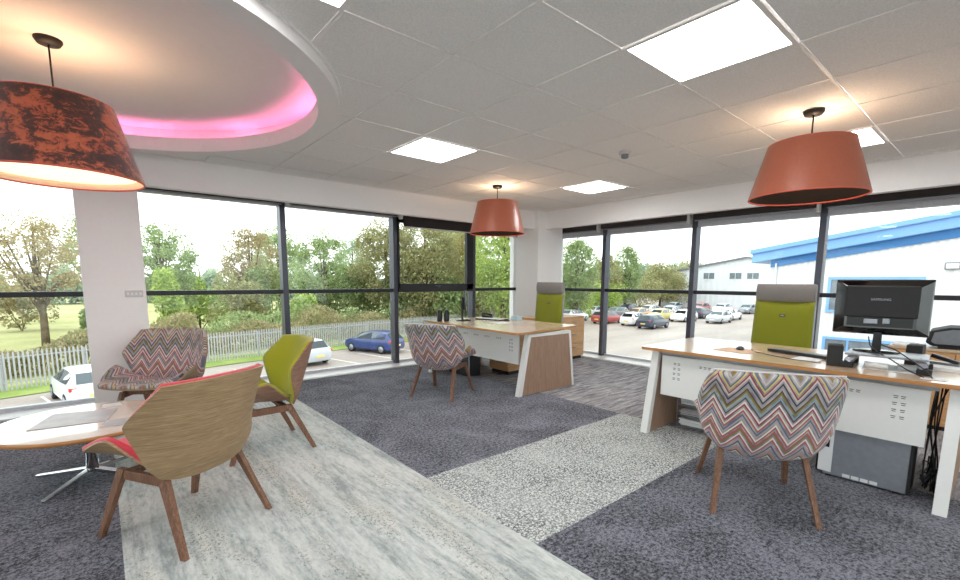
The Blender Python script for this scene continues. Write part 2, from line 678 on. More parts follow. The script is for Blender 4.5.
# floor: carpets laid edge to edge
bm = bmesh.new()
def fl(x0, x1, y0, y1, mi):
    box(bm, x0, x1, y0, y1, -.04, 0, mi)
CX0, CX1, CX2, CY0, CY1 = -.013, 1.56, 3.85, 1.41, 2.395
fy, fx = 5.86, 6.30
fl(XW, CX0, YS, fy, 0)
fl(CX0, CX1, YS, fy, 1)
fl(CX1, CX2, CY1, fy, 0)
fl(CX1, CX2, CY0, CY1, 2)
fl(CX1, CX2, YS, CY0, 0)
fl(CX2, fx, YS, fy, 3)
box(bm, XW, fx, YS, fy, -.35, -.04, 0)
struct('floor', bm, ['shag', 'pale', 'speck', 'strie'])

# ceiling: tiles on a 600 mm grid, a round hole for the coffer
GX0, GY0 = 1.494, 1.996
CC = Vector((-.195, 3.52))
RIN, ROUT = 1.455, 1.585
lights = {(1, 2), (1, -2), (-2, -1), (5, 2), (5, -2), (-2, -5), (1, -6), (5, -6), (-6, 0), (-6, -5)}  # includes unseen panels added behind the camera to brighten the room
lights = {(a, b) for a, b in lights}


def cell(i, j):
    return GX0 + .6 * i, GX0 + .6 * (i + 1), GY0 + .6 * j, GY0 + .6 * (j + 1)


bm = bmesh.new()
grid = bmesh.new()


def clip_quad_outside(x0, x1, y0, y1):
    """cell polygon minus the coffer disc, as small faces"""
    n = 12
    out = []
    for a in range(n):
        for b in range(n):
            p0 = (x0 + (x1 - x0) * a / n, y0 + (y1 - y0) * b / n)
            p1 = (x0 + (x1 - x0) * (a + 1) / n, y0 + (y1 - y0) * (b + 1) / n)
            mx, my = (p0[0] + p1[0]) / 2, (p0[1] + p1[1]) / 2
            if (Vector((mx, my)) - CC).length > ROUT - .06:
                out.append((p0, p1))
    return out


for i in range(-10, 9):
    for j in range(-11, 7):
        x0, x1, y0, y1 = cell(i, j)
        x0, x1, y0, y1 = max(x0, XW), min(x1, BX), max(y0, YS), min(y1, BY)
        if x1 - x0 < .01 or y1 - y0 < .01 or (i, j) in lights:
            continue
        e = .0105
        cx, cy = (x0 + x1) / 2, (y0 + y1) / 2
        near = min((Vector((px, py)) - CC).length for px in (x0, cx, x1) for py in (y0, cy, y1))
        if near > ROUT:
            box(bm, x0 + e, x1 - e, y0 + e, y1 - e, H + .004, H + .02)
        else:
            for p0, p1 in clip_quad_outside(x0 + e, x1 - e, y0 + e, y1 - e):
                box(bm, p0[0], p1[0], p0[1], p1[1], H + .004, H + .02)
        # grid bars along the two low edges of each cell
        nseg = 1 if near > ROUT + .05 else 12
        for k in range(nseg):
            a, b = x0 + (x1 - x0) * k / nseg, x0 + (x1 - x0) * (k + 1) / nseg
            if (Vector(((a + b) / 2, y0)) - CC).length > ROUT - .04:
                box(grid, a, b, y0 - .007, y0 + .007, H, H + .006)
            a, b = y0 + (y1 - y0) * k / nseg, y0 + (y1 - y0) * (k + 1) / nseg
            if (Vector((x0, (a + b) / 2)) - CC).length > ROUT - .04:
                box(grid, x0 - .007, x0 + .007, a, b, H + .0005, H + .006)
box(grid, XW, BX, BY - .022, BY, H - .003, H + .005)
box(grid, BX - .022, BX, YS, BY, H - .006, H + .005)
struct('ceiling', bm, 'tile')
struct('trim_1', grid, 'tbar')
bm = bmesh.new()
box(bm, XW - .2, 6.9, YS - .2, 6.5, 2.72, 2.9)
struct('ceiling_slab', bm, 'soffit')

# round coffer: dropped ring, lip, hidden trough, raised disc
bm = bmesh.new()
lathe(bm, [(ROUT + .0, .02), (ROUT, -.065), (RIN, -.065), (RIN, .045), (RIN + .012, .045), (RIN + .012, -.01), (1.60, -.01), (1.60, .15), (1.61, .15), (1.61, .02)],
      (CC.x, CC.y, H), 96, close=True)
for f in bm.faces:
    f.smooth = False
coffer = struct('ceiling_coffer_trim', bm, 'soffit')
bm = bmesh.new()
lathe(bm, [(0, .15), (1.62, .15), (1.62, .17), (0, .17)], (CC.x, CC.y, H), 96)
for f in bm.faces:
    f.smooth = False
struct('ceiling_coffer', bm, 'soffit')
bm = bmesh.new()
lathe(bm, [(1.52, .004), (1.545, .004), (1.545, .012), (1.52, .012)], (CC.x, CC.y, H), 96, close=True)
finish('led_strip', bm, 'pink', coffer)

# downstands and blind recess
bm = bmesh.new()
box(bm, XW, BX + .10, BY, BY + .10, BZ, 2.72)
struct('wall_bulkhead_north', bm, 'wall')
bm = bmesh.new()
box(bm, BX, BX + .10, YS, BY, BZ, 2.72)
struct('wall_bulkhead_east', bm, 'wall')
bm = bmesh.new()
box(bm, XW, GX + .2, BY + .1, GY + .2, 2.31, 2.4)
struct('ceiling_recess_north', bm, 'wall')
bm = bmesh.new()
box(bm, BX + .1, GX + .2, YS, BY + .1, 2.31, 2.4)
struct('ceiling_recess_east', bm, 'wall')
bm = bmesh.new()
box(bm, XW - .2, GX + .35, GY + .14, GY + .3, 2.31, 3.6)
box(bm, GX + .14, GX + .3, YS - .2, GY + .14, 2.31, 3.6)
struct('wall_outer_upper', bm, 'soffit')
bm = bmesh.new()
box(bm, XW - .2, GX + .35, GY + .14, GY + .3, -3.6, -.02)
box(bm, GX + .14, GX + .3, YS - .2, GY + .14, -3.6, -.02)
struct('wall_outer_lower', bm, 'soffit')
# corner column and window column
bm = bmesh.new()
box(bm, 5.65, 6.265, 5.20, 5.69, 0, 2.72)
struct('wall_column_corner', bm, 'wall', bevel=.004)
bm = bmesh.new()
box(bm, 6.06, 6.70, 5.53, 6.3, 0, 2.31)
struct('wall_corner', bm, 'wall')
bm = bmesh.new()
box(bm, -.114, .335, BY - .004, 5.84, 0, 2.5)
struct('wall_column_north', bm, 'wall', bevel=.006)
# two unseen sides, glazing added so daylight reaches the downstands and column
for nm, horiz in (('wall_west', 0), ('wall_south', 1)):
    bm = bmesh.new()
    gl = bmesh.new()
    lo, hi = (YS - .2, GY + .3) if not horiz else (XW, GX + .3)
    def side(bm_, a, b, z0, z1, t0=-.2, t1=0.0):
        if horiz:
            box(bm_, a, b, YS + t0, YS + t1, z0, z1)
        else:
            box(bm_, XW + t0, XW + t1, a, b, z0, z1)
    side(bm, lo, hi, -.1, .35)
    side(bm, lo, hi, 2.33, 2.72)
    nb = 5
    for k in range(nb + 1):
        c = lo + (hi - lo) * k / nb
        side(bm, max(lo, c - .12), min(hi, c + .12), .35, 2.33)
    struct(nm, bm, 'wall')
    for k in range(nb):
        gl = bmesh.new()
        side(gl, lo + (hi - lo) * k / nb + .12, lo + (hi - lo) * (k + 1) / nb - .12, .35, 2.33, -.12, -.11)
        struct('window_%d' % (16 + k + 5 * horiz), gl, 'glass')  # added panes, out of view, letting in fill daylight
# sills
bm = bmesh.new()
box(bm, XW, fx + .3, fy, GY + .16, -.05, .018)
struct('trim_2', bm, 'sill', bevel=.004)
bm = bmesh.new()
box(bm, fx, GX + .16, YS, fy, -.05, .018)
struct('trim_3', bm, 'sill', bevel=.004)

# windows: one per bay
MW, MD = .066, .14
ZT = (1.12, 1.172)


def window(n, axis, a, b, head, ends=(1, 1)):
    """axis 'n': bay along X at Y=GY; 'e': along Y at X=GX. a<b are bay limits (mullion centres)"""
    root = bpy.data.objects.new('window_%d' % n, None)
    COL.objects.link(root)
    root['kind'] = 'structure'
    if axis == 'n':
        root.location = (a, GY, 0)
        bx = lambda bm_, u0, u1, v0, v1, z0, z1: box(bm_, u0, u1, v0, v1, z0, z1)
    else:
        root.location = (GX, a, 0)
        bx = lambda bm_, u0, u1, v0, v1, z0, z1: box(bm_, v0, v1, u0, u1, z0, z1)
    w = b - a
    h = MW / 2
    bm = bmesh.new()
    if ends[0]:
        bx(bm, -h, h, 0, MD, .015, 2.31)
    if ends[1]:
        bx(bm, w - h, w + h, 0, MD, .015, 2.31)
    finish('mullion', bm, 'slate', root, bevel=.003)
    bm = bmesh.new()
    bx(bm, h, w - h, .03, MD, ZT[0], ZT[1])
    finish('transom', bm, 'slatedark', root, bevel=.003)
    bm = bmesh.new()
    bx(bm, h, w - h, .03, MD, head, 2.31)
    finish('head_frame', bm, 'head', root)
    bm = bmesh.new()
    bx(bm, h, w - h, .075, MD, .015, .05)
    finish('bottom_frame', bm, 'head', root)
    for z0, z1 in ((.05, ZT[0]), (ZT[1], head)):
        bm = bmesh.new()
        bx(bm, h, w - h, .09, .096, z0, z1)
        finish('pane', bm, 'glass', root)
    return root


HN, HE = 2.233, 2.077
nx = [-4.2, -2.70, -1.18, .34, 1.852, 3.467, 5.007, 6.093]
for k in range(7):
    window(k + 1, 'n', nx[k], nx[k + 1], HN if k != 5 else 2.2, (0, 1) if k < 6 else (0, 0))
ey = [5.563, 4.541, 3.037, 1.534, .03, -1.47, -2.97, -4.4]
for k in range(7):
    window(k + 8, 'e', ey[k + 1], ey[k], HE, (1, 0))
# the opening light in the sixth north bay
bm = bmesh.new()
x0, x1, z0, z1 = 3.50, 4.974, 1.15, 2.24
box(bm, x0, x1, GY - .02, GY + .05, z0 - .03, z0 + .098)
box(bm, x0, x1, GY - .02, GY + .05, z1 - .07, z1)
box(bm, x0, x0 + .03, GY - .02, GY + .05, z0, z1)
box(bm, x1 - .14, x1, GY - .02, GY + .05, z0, z1)
ow = struct('window_15', bm, 'slatedark', bevel=.004)
bm = bmesh.new()
box(bm, 4.16, 4.28, GY - .035, GY - .022, 1.205, 1.225)
box(bm, 4.20, 4.24, GY - .05, GY - .02, 1.19, 1.215)
finish('window_handle', bm, 'slate', ow)

# ceiling light panels, plus unseen ones added behind the camera as fill
k = 0
light_names = {(1, 2): 'square ceiling light panel nearest above the window desk', }
for (i, j) in sorted(lights):
    x0, x1, y0, y1 = cell(i, j)
    if x0 < XW or y0 < YS:
        continue
    t = thing('ceiling_light', ((x0 + x1) / 2, (y0 + y1) / 2, H), 0, {
        (1, 2): 'square lit panel in the ceiling between the round pink recess and the far lamp',
        (1, -2): 'largest-looking square lit panel in the ceiling, left of the near orange lamp',
        (-2, -1): 'square lit panel beside the round recess, only its corner in view',
        (5, 2): 'square lit panel in the ceiling near the corner column',
        (5, -2): 'square lit panel half hidden behind the near orange lampshade'}.get((i, j), 'unseen fill light panel added in the ceiling behind the camera position'), 'ceiling light', 'square ceiling light panels')
    if (i, j) not in ((1, 2), (1, -2), (-2, -1), (5, 2), (5, -2)):
        t['group'] = 'added fill panels behind the viewer'
    bm = bmesh.new()
    for q in ((-.3, .3, -.3, -.277), (-.3, .3, .277, .3), (-.3, -.277, -.277, .277), (.277, .3, -.277, .277)):
        box(bm, *q, -.003, .02)
    finish('frame', bm, 'tbar', t)
    finish('diffuser', B(-.277, .277, -.277, .277, .002, .02), 'panel', t)

# smoke detector
t = thing('smoke_detector', (3.705, 2.382, H), 0, 'small round white smoke detector on the ceiling tiles', 'smoke detector')
bm = bmesh.new()
lathe(bm, [(0, -.022), (.048, -.022), (.052, -.006), (.052, 0)], n=24)
finish('base', bm, 'clay', t)
bm = bmesh.new()
lathe(bm, [(0, -.055), (.026, -.055), (.032, -.045), (.032, -.022)], n=24)
finish('sensor', bm, 'greyp', t)

# socket plate on the column
t = thing('wall_socket', (.25, BY - .004, 1.165), 0, 'pale wide socket plate on the white window column', 'socket')
finish('plate', B(-.075, .06, -.01, 0, -.03, .03), 'clay', t, bevel=.003)
bm = bmesh.new()
for q in range(4):
    box(bm, -.062 + q * .031, -.044 + q * .031, -.0125, -.01, -.012, .012)
finish('outlet', bm, 'soffit', t)

# roller blinds
def blind(axis, a, b, drop, label):
    t = thing('roller_blind', (a, 5.96, 0) if axis == 'n' else (6.42, a, 0), 0, label, 'blind', 'roller blinds at the window heads')
    w = b - a
    if axis == 'n':
        bx = lambda bm_, u0, u1, v0, v1, z0, z1: box(bm_, u0, u1, v0, v1, z0, z1)
    else:
        bx = lambda bm_, u0, u1, v0, v1, z0, z1: box(bm_, v0, v1, u0, u1, z0, z1)
    ztop = 2.30
    zb = 2.245 if axis == 'n' else 2.155
    bm = bmesh.new()
    bx(bm, .03, w - .03, -.035, .035, zb, ztop)
    finish('cassette', bm, 'blind', t, bevel=.008)
    bm = bmesh.new()
    bx(bm, .05, w - .05, -.004, .0, drop, zb)
    finish('fabric', bm, 'blind', t)
    bm = bmesh.new()
    bx(bm, .05, w - .05, -.008, .006, drop - .016, drop)
    finish('bottom_bar', bm, 'bracket' if axis == 'n' and drop < 2.2 else 'silver', t)
    bm = bmesh.new()
    bx(bm, -.012, .018, -.04, .03, zb - .05, ztop)
    finish('bracket', bm, 'bracket', t)


blind('n', -1.15, -.13, 2.236, 'rolled-up dark blind at the head of the window left of the white column')
blind('n', .36, 1.85, 2.236, 'rolled-up dark blind over the window right of the white column')
blind('n', 1.87, 3.46, 2.236, 'rolled-up dark blind over the window behind the lime chair')
blind('n', 3.48, 5.0, 2.10, 'dark blind lowered a little over the opening window')
blind('n', 5.02, 5.96, 2.10, 'dark blind lowered a little over the narrow window by the corner column')
blind('e', 4.56, 5.42, 2.15, 'dark blind at the head of the narrow window right of the corner column')
blind('e', 3.05, 4.53, 2.15, 'dark blind at the head of the window facing the parked cars')
blind('e', 1.55, 3.02, 2.15, 'dark blind at the head of the window behind the near green chair')
blind('e', .05, 1.52, 2.15, 'dark blind at the head of the window behind the near monitor')

# ================================================================ CHAIRS
def interp(rows, n):
    out = []
    m_ = len(rows)
    for i in range(n + 1):
        u = i / n * (m_ - 1)
        k = min(int(u), m_ - 2)
        t = u - k
        p0, p1, p2, p3 = rows[max(k - 1, 0)], rows[k], rows[k + 1], rows[min(k + 2, m_ - 1)]
        out.append(tuple(.55 * (b + (c - b) * t) + .45 * .5 * (2 * b + (c - a) * t + (2 * a - 5 * b + 4 * c - d) * t * t + (3 * b - a - 3 * c + d) * t ** 3) for a, b, c, d in zip(p0, p1, p2, p3)))
    return out


def shell(rows, p, n_t=18, n_s=20, off0=0.0, off1=.03, pillow=.0, side=1, inset=0.0):
    """rows of (f_centre, f_edge, z_centre, z_edge, half_width); solid between two offsets along the normal.
    pillow > 0 rounds the outer face (towards off1) down at the edges"""
    R = interp(rows, n_t)
    P = []
    for (fc, fe, zc, ze, w) in R:
        row = []
        for k in range(n_s + 1):
            s = -1 + 2 * k / n_s
            s = math.copysign(abs(s) ** .85, s) * (1 - inset)
            a = abs(s) ** p
            row.append(Vector((fc + (fe - fc) * a, s * w, zc + (ze - zc) * a)))
        P.append(row)
    N = []
    for i in range(n_t + 1):
        nr = []
        for k in range(n_s + 1):
            du = P[min(i + 1, n_t)][k] - P[max(i - 1, 0)][k]
            dv = P[i][min(k + 1, n_s)] - P[i][max(k - 1, 0)]
            nr.append((dv.cross(du)).normalized() * side)
        N.append(nr)
    bm = bmesh.new()
    uvl = bm.loops.layers.uv.new('UVMap')
    V = [[], []]
    for li, off in enumerate((off0, off1)):
        for i in range(n_t + 1):
            row = []
            for k in range(n_s + 1):
                o = off
                if pillow and li == 1:
                    es = min(k, n_s - k) / n_s * 2
                    et = min(i, n_t - i) / n_t * 2
                    e = min(es * 2.2, et * 2.2 * .9, 1)
                    o = off0 + (off - off0) * (.55 + .45 * math.sqrt(max(0, 1 - (1 - e) ** 2)))
                row.append(bm.verts.new(P[i][k] + N[i][k] * o))
            V[li].append(row)
    # arc length uv
    vlen = [0]
    c = n_s // 2
    for i in range(n_t):
        vlen.append(vlen[-1] + (P[i + 1][c] - P[i][c]).length)
    ulen = []
    for i in range(n_t + 1):
        r = [0]
        for k in range(n_s):
            r.append(r[-1] + (P[i][k + 1] - P[i][k]).length)
        mid = r[c]
        ulen.append([x - mid for x in r])
    uvof = {}
    for li in range(2):
        for i in range(n_t + 1):
            for k in range(n_s + 1):
                uvof[V[li][i][k]] = (ulen[i][k], vlen[i])
    fs = []
    for i in range(n_t):
        for k in range(n_s):
            fs.append(bm.faces.new((V[1][i][k], V[1][i][k + 1], V[1][i + 1][k + 1], V[1][i + 1][k])))
            fs.append(bm.faces.new((V[0][i][k], V[0][i + 1][k], V[0][i + 1][k + 1], V[0][i][k + 1])))
    for i in range(n_t):
        for k in (0, n_s):
            fs.append(bm.faces.new((V[0][i][k], V[0][i + 1][k], V[1][i + 1][k], V[1][i][k])))
    for k in range(n_s):
        for i in (0, n_t):
            fs.append(bm.faces.new((V[0][i][k], V[0][i][k + 1], V[1][i][k + 1], V[1][i][k])))
    for f in fs:
        f.smooth = True
        for l in f.loops:
            l[uvl].uv = uvof[l.vert]
    bmesh.ops.recalc_face_normals(bm, faces=fs)
    return bm


BACK = [(-.185, -.150, .335, .37, .238), (-.240, -.146, .43, .445, .292), (-.285, -.120, .555, .57, .328), (-.315, -.115, .645, .655, .352),
        (-.345, -.195, .745, .745, .322), (-.375, -.275, .845, .832, .282)]
BACK_SOFT = [(-.180, -.15, .335, .355, .205), (-.245, -.13, .43, .44, .285), (-.295, -.12, .55, .555, .322), (-.325, -.15, .66, .66, .328),
             (-.35, -.215, .755, .75, .318), (-.37, -.275, .838, .826, .302)]
SEAT = [(-.175, -.165, .385, .40, .195), (-.10, -.09, .378, .445, .265), (.02, .03, .388, .56, .325), (.13, .12, .402, .545, .325),
        (.25, .245, .412, .49, .305), (.365, .35, .428, .445, .262)]


def chair_legs(t):
    top = .365
    for sx in (-1, 1):
        for sy in (-1, 1):
            bm = bmesh.new()
            foot = (-.295 if sx < 0 else .285, sy * .255, 0)
            head = (-.125 if sx < 0 else .155, sy * .205, top)
            bar(bm, head, foot, (.058, .03), (.034, .026), (1, 0, 0))
            # square the ends to the floor
            for v in bm.verts:
                v.co.z = 0 if v.co.z < .1 else (top - .002 if v.co.z > .3 else v.co.z)
            finish('leg', bm, 'walnut', t, bevel=.003)
    for sy in (-1, 1):
        bm = bmesh.new()
        bar(bm, (-.13, sy * .203, .335), (.16, sy * .203, .335), (.026, .05), (.026, .05), (0, 1, 0))
        finish('side_rail', bm, 'walnut', t, bevel=.003)
    bm = bmesh.new()
    for x in (-.10, .12):
        bar(bm, (x, -.2, .345), (x, .2, .345), (.04, .028), (.04, .028), (1, 0, 0))
    finish('cross_rail', bm, 'walnut', t)


def lounge_chair(loc, rz, label, inner, outer, upholstered=False):
    t = thing('lounge_chair', loc, rz, label, 'chair')
    if upholstered:
        finish('backrest', shell(BACK_SOFT, 2.6, 22, 24, -.028, .03, .8, 1), inner, t, smooth=True)
        o = finish('back_cover', shell(BACK_SOFT, 2.6, 22, 24, -.012, -.05, .9, 1, .004), inner, t, smooth=True)
        finish('seat', shell(SEAT, 2.8, 22, 24, 0, .035, .8, -1), inner, t, smooth=True)
        finish('seat_cover', shell(SEAT, 2.8, 22, 24, .008, -.03, .9, -1, .004), inner, t, smooth=True)
        # piping along the top seam
        bm = bmesh.new()
        fc, fe, zc, ze, w = BACK_SOFT[-1]
        pts = []
        for k in range(21):
            s = (-1 + k / 10) * .99
            a = abs(s) ** 2.6
            pts.append((fc + (fe - fc) * a - .028, s * w, zc + (ze - zc) * a + .003))
        tube(bm, pts, .0035, 6)
        finish('piping', bm, 'paper', t)
    else:
        b = finish('back_shell', shell(BACK, 2.6, 22, 24, 0, -.011, 0, 1), outer, t, smooth=False, bevel=0)
        s = finish('seat_shell', shell(SEAT, 2.8, 22, 24, 0, -.011, 0, -1), outer, t)
        for o in (b, s):
            for p in o.data.polygons:
                p.use_smooth = True
            md = o.modifiers.new('edge', 'EDGE_SPLIT')
            md.split_angle = math.radians(50)
        finish('back_cushion', shell(BACK, 2.6, 22, 24, .0, .042, .8, 1, .0), inner, t, smooth=True)
        finish('seat_cushion', shell(SEAT, 2.8, 22, 24, .0, .036, .8, -1, .0), inner, t, smooth=True)
    chair_legs(t)
    return t


def ang(x, y):
    return math.atan2(y, x)


lounge_chair((.275, 2.755, 0), ang(-.51, .86), 'coral red padded chair with an oak shell, back to the viewer, at the round table', 'red_cloth', 'oak_ply')
lounge_chair((.90, 3.68, 0), ang(-1, .0), 'lime green padded chair with a walnut shell, seen from its side by the coffee table', 'lime_cloth', 'walnut_ply')
lounge_chair((.34, 4.76, 0), ang(-.55, -.83), 'zigzag patterned chair in front of the white column, facing the coffee table', 'zigw', 'oak_ply')
lounge_chair((2.95, 4.156, 0), ang(.886, .46), 'zigzag patterned chair with its back to the viewer at the far desk', 'zigm', 'zigm', True)
lounge_chair((2.945, .918, 0), ang(.85, .52), 'bright zigzag patterned chair with its back to the viewer at the near desk', 'zig', 'zig', True)

# ================================================================ COFFEE TABLE
TC = (-.125, 3.785)
t = thing('coffee_table', (TC[0], TC[1], 0), 0, 'low round coffee table with white top, wooden edge and chrome star base', 'table')
bm = bmesh.new()
lathe(bm, [(0, .4), (.463, .4)], n=72)
lathe(bm, [(.463, .375), (0, .375)], n=72)
for f in bm.faces:
    f.smooth = False
finish('tabletop', bm, 'table_top', t)
bm = bmesh.new()
lathe(bm, [(.462, .3755), (.468, .3755), (.468, .3995), (.462, .3995)], n=72, close=True)
finish('edge_band', bm, 'oak_edge', t)
bm = bmesh.new()
lathe(bm, [(0, .05), (.034, .05), (.034, .36), (.12, .366), (.12, .375), (0, .375)], n=32)
finish('column', bm, 'chrome', t)
for k in range(4):
    a = math.radians(232 + 90 * k)
    bm = bmesh.new()
    d = Vector((math.cos(a), math.sin(a), 0))
    bar(bm, d * .02 + Vector((0, 0, .065)), d * .36 + Vector((0, 0, .018)), (.04, .03), (.026, .018), (-d.y, d.x, 0))
    finish('foot', bm, 'chrome', t, bevel=.004)


def sheet(name, pts, z, mat, label, cat, th=.003, group=None):
    bm = bmesh.new()
    prism(bm, [(x, y, z) for x, y in pts], (0, 0, th))
    return tag(finish(name, bm, mat), label, cat, group)


# ================================================================ DESKS
def desk(y_near, y_far, mirrored, label, xf=3.56, xb=4.52, pts=None):
    """worktop between y_near and y_far; end panels are trapezoid frames"""
    t = thing('desk', (0, 0, 0), 0, label, 'desk')
    t.location = (4.0, (y_near + y_far) / 2, 0)
    ox, oy = 4.0, (y_near + y_far) / 2
    bm = bmesh.new()
    P = pts
    a = [bm.verts.new((x - ox, y - oy, .715)) for x, y in P]
    b = [bm.verts.new((x - ox, y - oy, .74)) for x, y in P]
    f = bm.faces.new(b)
    f.material_index = 0
    f = bm.faces.new(list(reversed(a)))
    f.material_index = 0
    n = len(a)
    for i in range(n):
        f = bm.faces.new((a[i], a[(i + 1) % n], b[(i + 1) % n], b[i]))
        f.material_index = 1
    bmesh.ops.recalc_face_normals(bm, faces=bm.faces[:])
    finish('worktop', bm, ['oak_top', 'oak_edge'], t)
    return t, ox, oy


def end_panel(t, ox, oy, y, thick=.06):
    """white trapezoid frame with an oak infill; y = centre of the panel"""
    x0, x1, X0, X1 = 3.505, 4.485, 3.645, 4.395    # foot and head
    fwd = .055
    bm = bmesh.new()
    def q(u0, u1, v0, v1, z0, z1):
        pass
    o_ = [(x0, 0), (X0, .70), (X1, .70), (x1, 0)]
    w_ = [(x0 + fwd, 0), (X0 + fwd * .8, .665), (X1 - fwd * .6, .665), (x1 - fwd * .6, 0)]
    for quad in ((o_[0], o_[1], w_[1], w_[0]), (o_[1], o_[2], w_[2], w_[1]), (o_[2], o_[3], w_[3], w_[2])):
        prism(bm, [(x - ox, y - thick / 2 - oy, z) for x, z in quad], (0, thick, 0))
    finish('end_frame', bm, 'white_metal', t)
    bm = bmesh.new()
    prism(bm, [(x - ox, y - thick / 2 + .006 - oy, max(z, .003)) for x, z in w_], (0, thick - .012, 0))
    finish('end_panel', bm, 'panel_oak', t)


def modesty(t, ox, oy, x, y0, y1, z0=.335, z1=.675):
    bm = bmesh.new()
    box(bm, x - ox, x + .018 - ox, y0 - oy, y1 - oy, z0, z1)
    # punched slots: groups along the top and a stack at each end
    sl = []
    n = 7
    for g in range(n):
        yy = y0 + .13 + (y1 - y0 - .26) * g / (n - 1)
        for k in (-1, 0, 1) if 0 < g < n - 1 else (-.5, .5):
            sl.append((yy + k * .034, z1 - .062))
    for yy in (y0 + .13, y1 - .13):
        for r_ in range(1, 4):
            for k in (-.5, .5):
                sl.append((yy + k * .04, z1 - .062 - r_ * .042))
    for yy, zz in sl:
        box(bm, x - .0012 - ox, x + .001 - ox, yy - .011 - oy, yy + .011 - oy, zz + .004, zz + .0085, 1)
        box(bm, x - .0012 - ox, x + .001 - ox, yy - .009 - oy, yy + .009 - oy, zz - .007, zz - .003, 1)
    finish('modesty_panel', bm, ['white_metal', 'slatedark'], t)
    bm = bmesh.new()
    box(bm, x + .03 - ox, x + .07 - ox, y0 - .03 - oy, y1 + .03 - oy, .675, .712)
    finish('beam', bm, 'silver', t)


# near desk
nd, ox, oy = desk(.03, 2.05, False, 'near oak-topped desk with white splayed end frames and a black monitor on it',
                  pts=[(3.57, -.02), (3.545, .5), (3.548, .95), (3.555, 1.5), (3.56, 2.035), (3.585, 2.055), (4.55, 2.055), (4.575, 2.03), (4.60, 1.5), (4.60, -.02)])
end_panel(nd, ox, oy, 1.955)
end_panel(nd, ox, oy, .15)
modesty(nd, ox, oy, 3.64, .255, 1.89)
# far desk
fd, ox, oy = desk(3.4, 5.36, True, 'far oak-topped desk with a trapezoid oak end panel in a white frame',
                  pts=[(3.50, 5.36), (3.44, 4.4), (3.40, 3.62), (3.395, 3.44), (3.44, 3.395), (3.9, 3.46), (4.62, 3.57), (4.66, 3.62), (4.66, 5.36)])
end_panel(fd, ox, oy, 3.505)
end_panel(fd, ox, oy, 5.27)
modesty(fd, ox, oy, 3.64, 3.62, 5.16)
# ================================================================ TASK CHAIRS
def task_chair(loc, rz, label, wide=.5):
    """forward = local +X (chair faces +X)"""
    t = thing('task_chair', loc, rz, label, 'chair', 'green office chairs')
    bm = bmesh.new()
    h = wide / 2
    # back pad: slightly curved slab, leaning back
    def pad(x0, z0, z1, th, lean, w0, w1):
        vs = []
        nz, ny = 10, 10
        for side in (0, 1):
            g = []
            for i in range(nz + 1):
                z = z0 + (z1 - z0) * i / nz
                w = w0 + (w1 - w0) * i / nz
                row = []
                for k in range(ny + 1):
                    s = -1 + 2 * k / ny
                    e = max(abs(s) ** 6, abs(-1 + 2 * i / nz) ** 8)
                    x = x0 - lean * (z - .4) + .03 * s * s + (th * (1 - .6 * e) if side == 0 else 0)
                    row.append(bm.verts.new((x, s * w, z)))
                g.append(row)
            vs.append(g)
        for i in range(nz):
            for k in range(ny):
                bm.faces.new((vs[0][i][k], vs[0][i][k + 1], vs[0][i + 1][k + 1], vs[0][i + 1][k]))
                bm.faces.new((vs[1][i][k], vs[1][i + 1][k], vs[1][i + 1][k + 1], vs[1][i][k + 1]))
            for k in (0, ny):
                bm.faces.new((vs[0][i][k], vs[0][i + 1][k], vs[1][i + 1][k], vs[1][i][k]))
        for k in range(ny):
            for i in (0, nz):
                bm.faces.new((vs[0][i][k], vs[0][i][k + 1], vs[1][i][k + 1], vs[1][i][k]))
        bmesh.ops.recalc_face_normals(bm, faces=bm.faces[:])
    pad(-.20, .52, 1.115, .05, .06, h * 1.03, h * .98)
    b = finish('backrest', bm, 'green_cloth', t, smooth=True)
    bm = bmesh.new()
    pad(-.218, .50, 1.13, .02, .06, h * 1.06, h * 1.01)
    finish('back_shell', bm, 'silver', t, smooth=True)
    # headrest: rounded pad wrapped over the top
    bm = bmesh.new()
    n = 16
    prof = []
    for k in range(n + 1):
        a = -PI / 2 + PI * k / n
        prof.append((.045 * math.cos(a) + .0, .085 * math.sin(a)))
    prof = [(.028 + p[0] * .55, p[1]) for p in prof] + [(-.02, .075), (-.02, -.075)]
    loop0 = [(-.235 + x, -h * .99, 1.195 + z) for x, z in prof]
    fs = prism(bm, loop0, (0, 2 * h * .99, 0))
    finish('headrest', bm, 'grey_cloth', t, bevel=.012)
    # badge
    bd = finish('badge', B(-.187, -.180, -.024, .024, .965, .989), 'black', t)
    text('lettering', 'HÅG', .017, 'paper', bd, (-.1792, 0, .977), (PI / 2, 0, PI / 2))
    # seat
    bm = bmesh.new()
    box(bm, -.19, .25, -.24, .24, .44, .50)
    finish('seat', bm, 'green_cloth', t, bevel=.025)
    bm = bmesh.new()
    box(bm, -.12, .14, -.1, .1, .38, .44)
    tube(bm, [(-.05, 0, .41), (-.27, 0, .45), (-.262, 0, .75)], .02, 8)
    finish('mechanism', bm, 'blackm', t)
    bm = bmesh.new()
    tube(bm, [(0, 0, .09), (0, 0, .24), (0, 0, .241), (0, 0, .39)], [.03, .03, .018, .018], 14)
    finish('gas_lift', bm, 'black', t)
    for k in range(5):
        a = 2 * PI * k / 5 + .3
        d = Vector((math.cos(a), math.sin(a), 0))
        bm = bmesh.new()
        bar(bm, d * .02 + Vector((0, 0, .11)), d * .30 + Vector((0, 0, .075)), (.045, .035), (.03, .022), (-d.y, d.x, 0))
        sp = finish('base_spoke', bm, 'blackm', t, bevel=.004)
        bm = bmesh.new()
        p = d * .29
        s = Vector((-d.y, d.x, 0))
        for q in (-1, 1):
            tube(bm, [p + s * .008 * q + Vector((0, 0, .029)), p + s * .026 * q + Vector((0, 0, .029))], .029, 14)
        finish('castor', bm, 'black', sp)
    return t


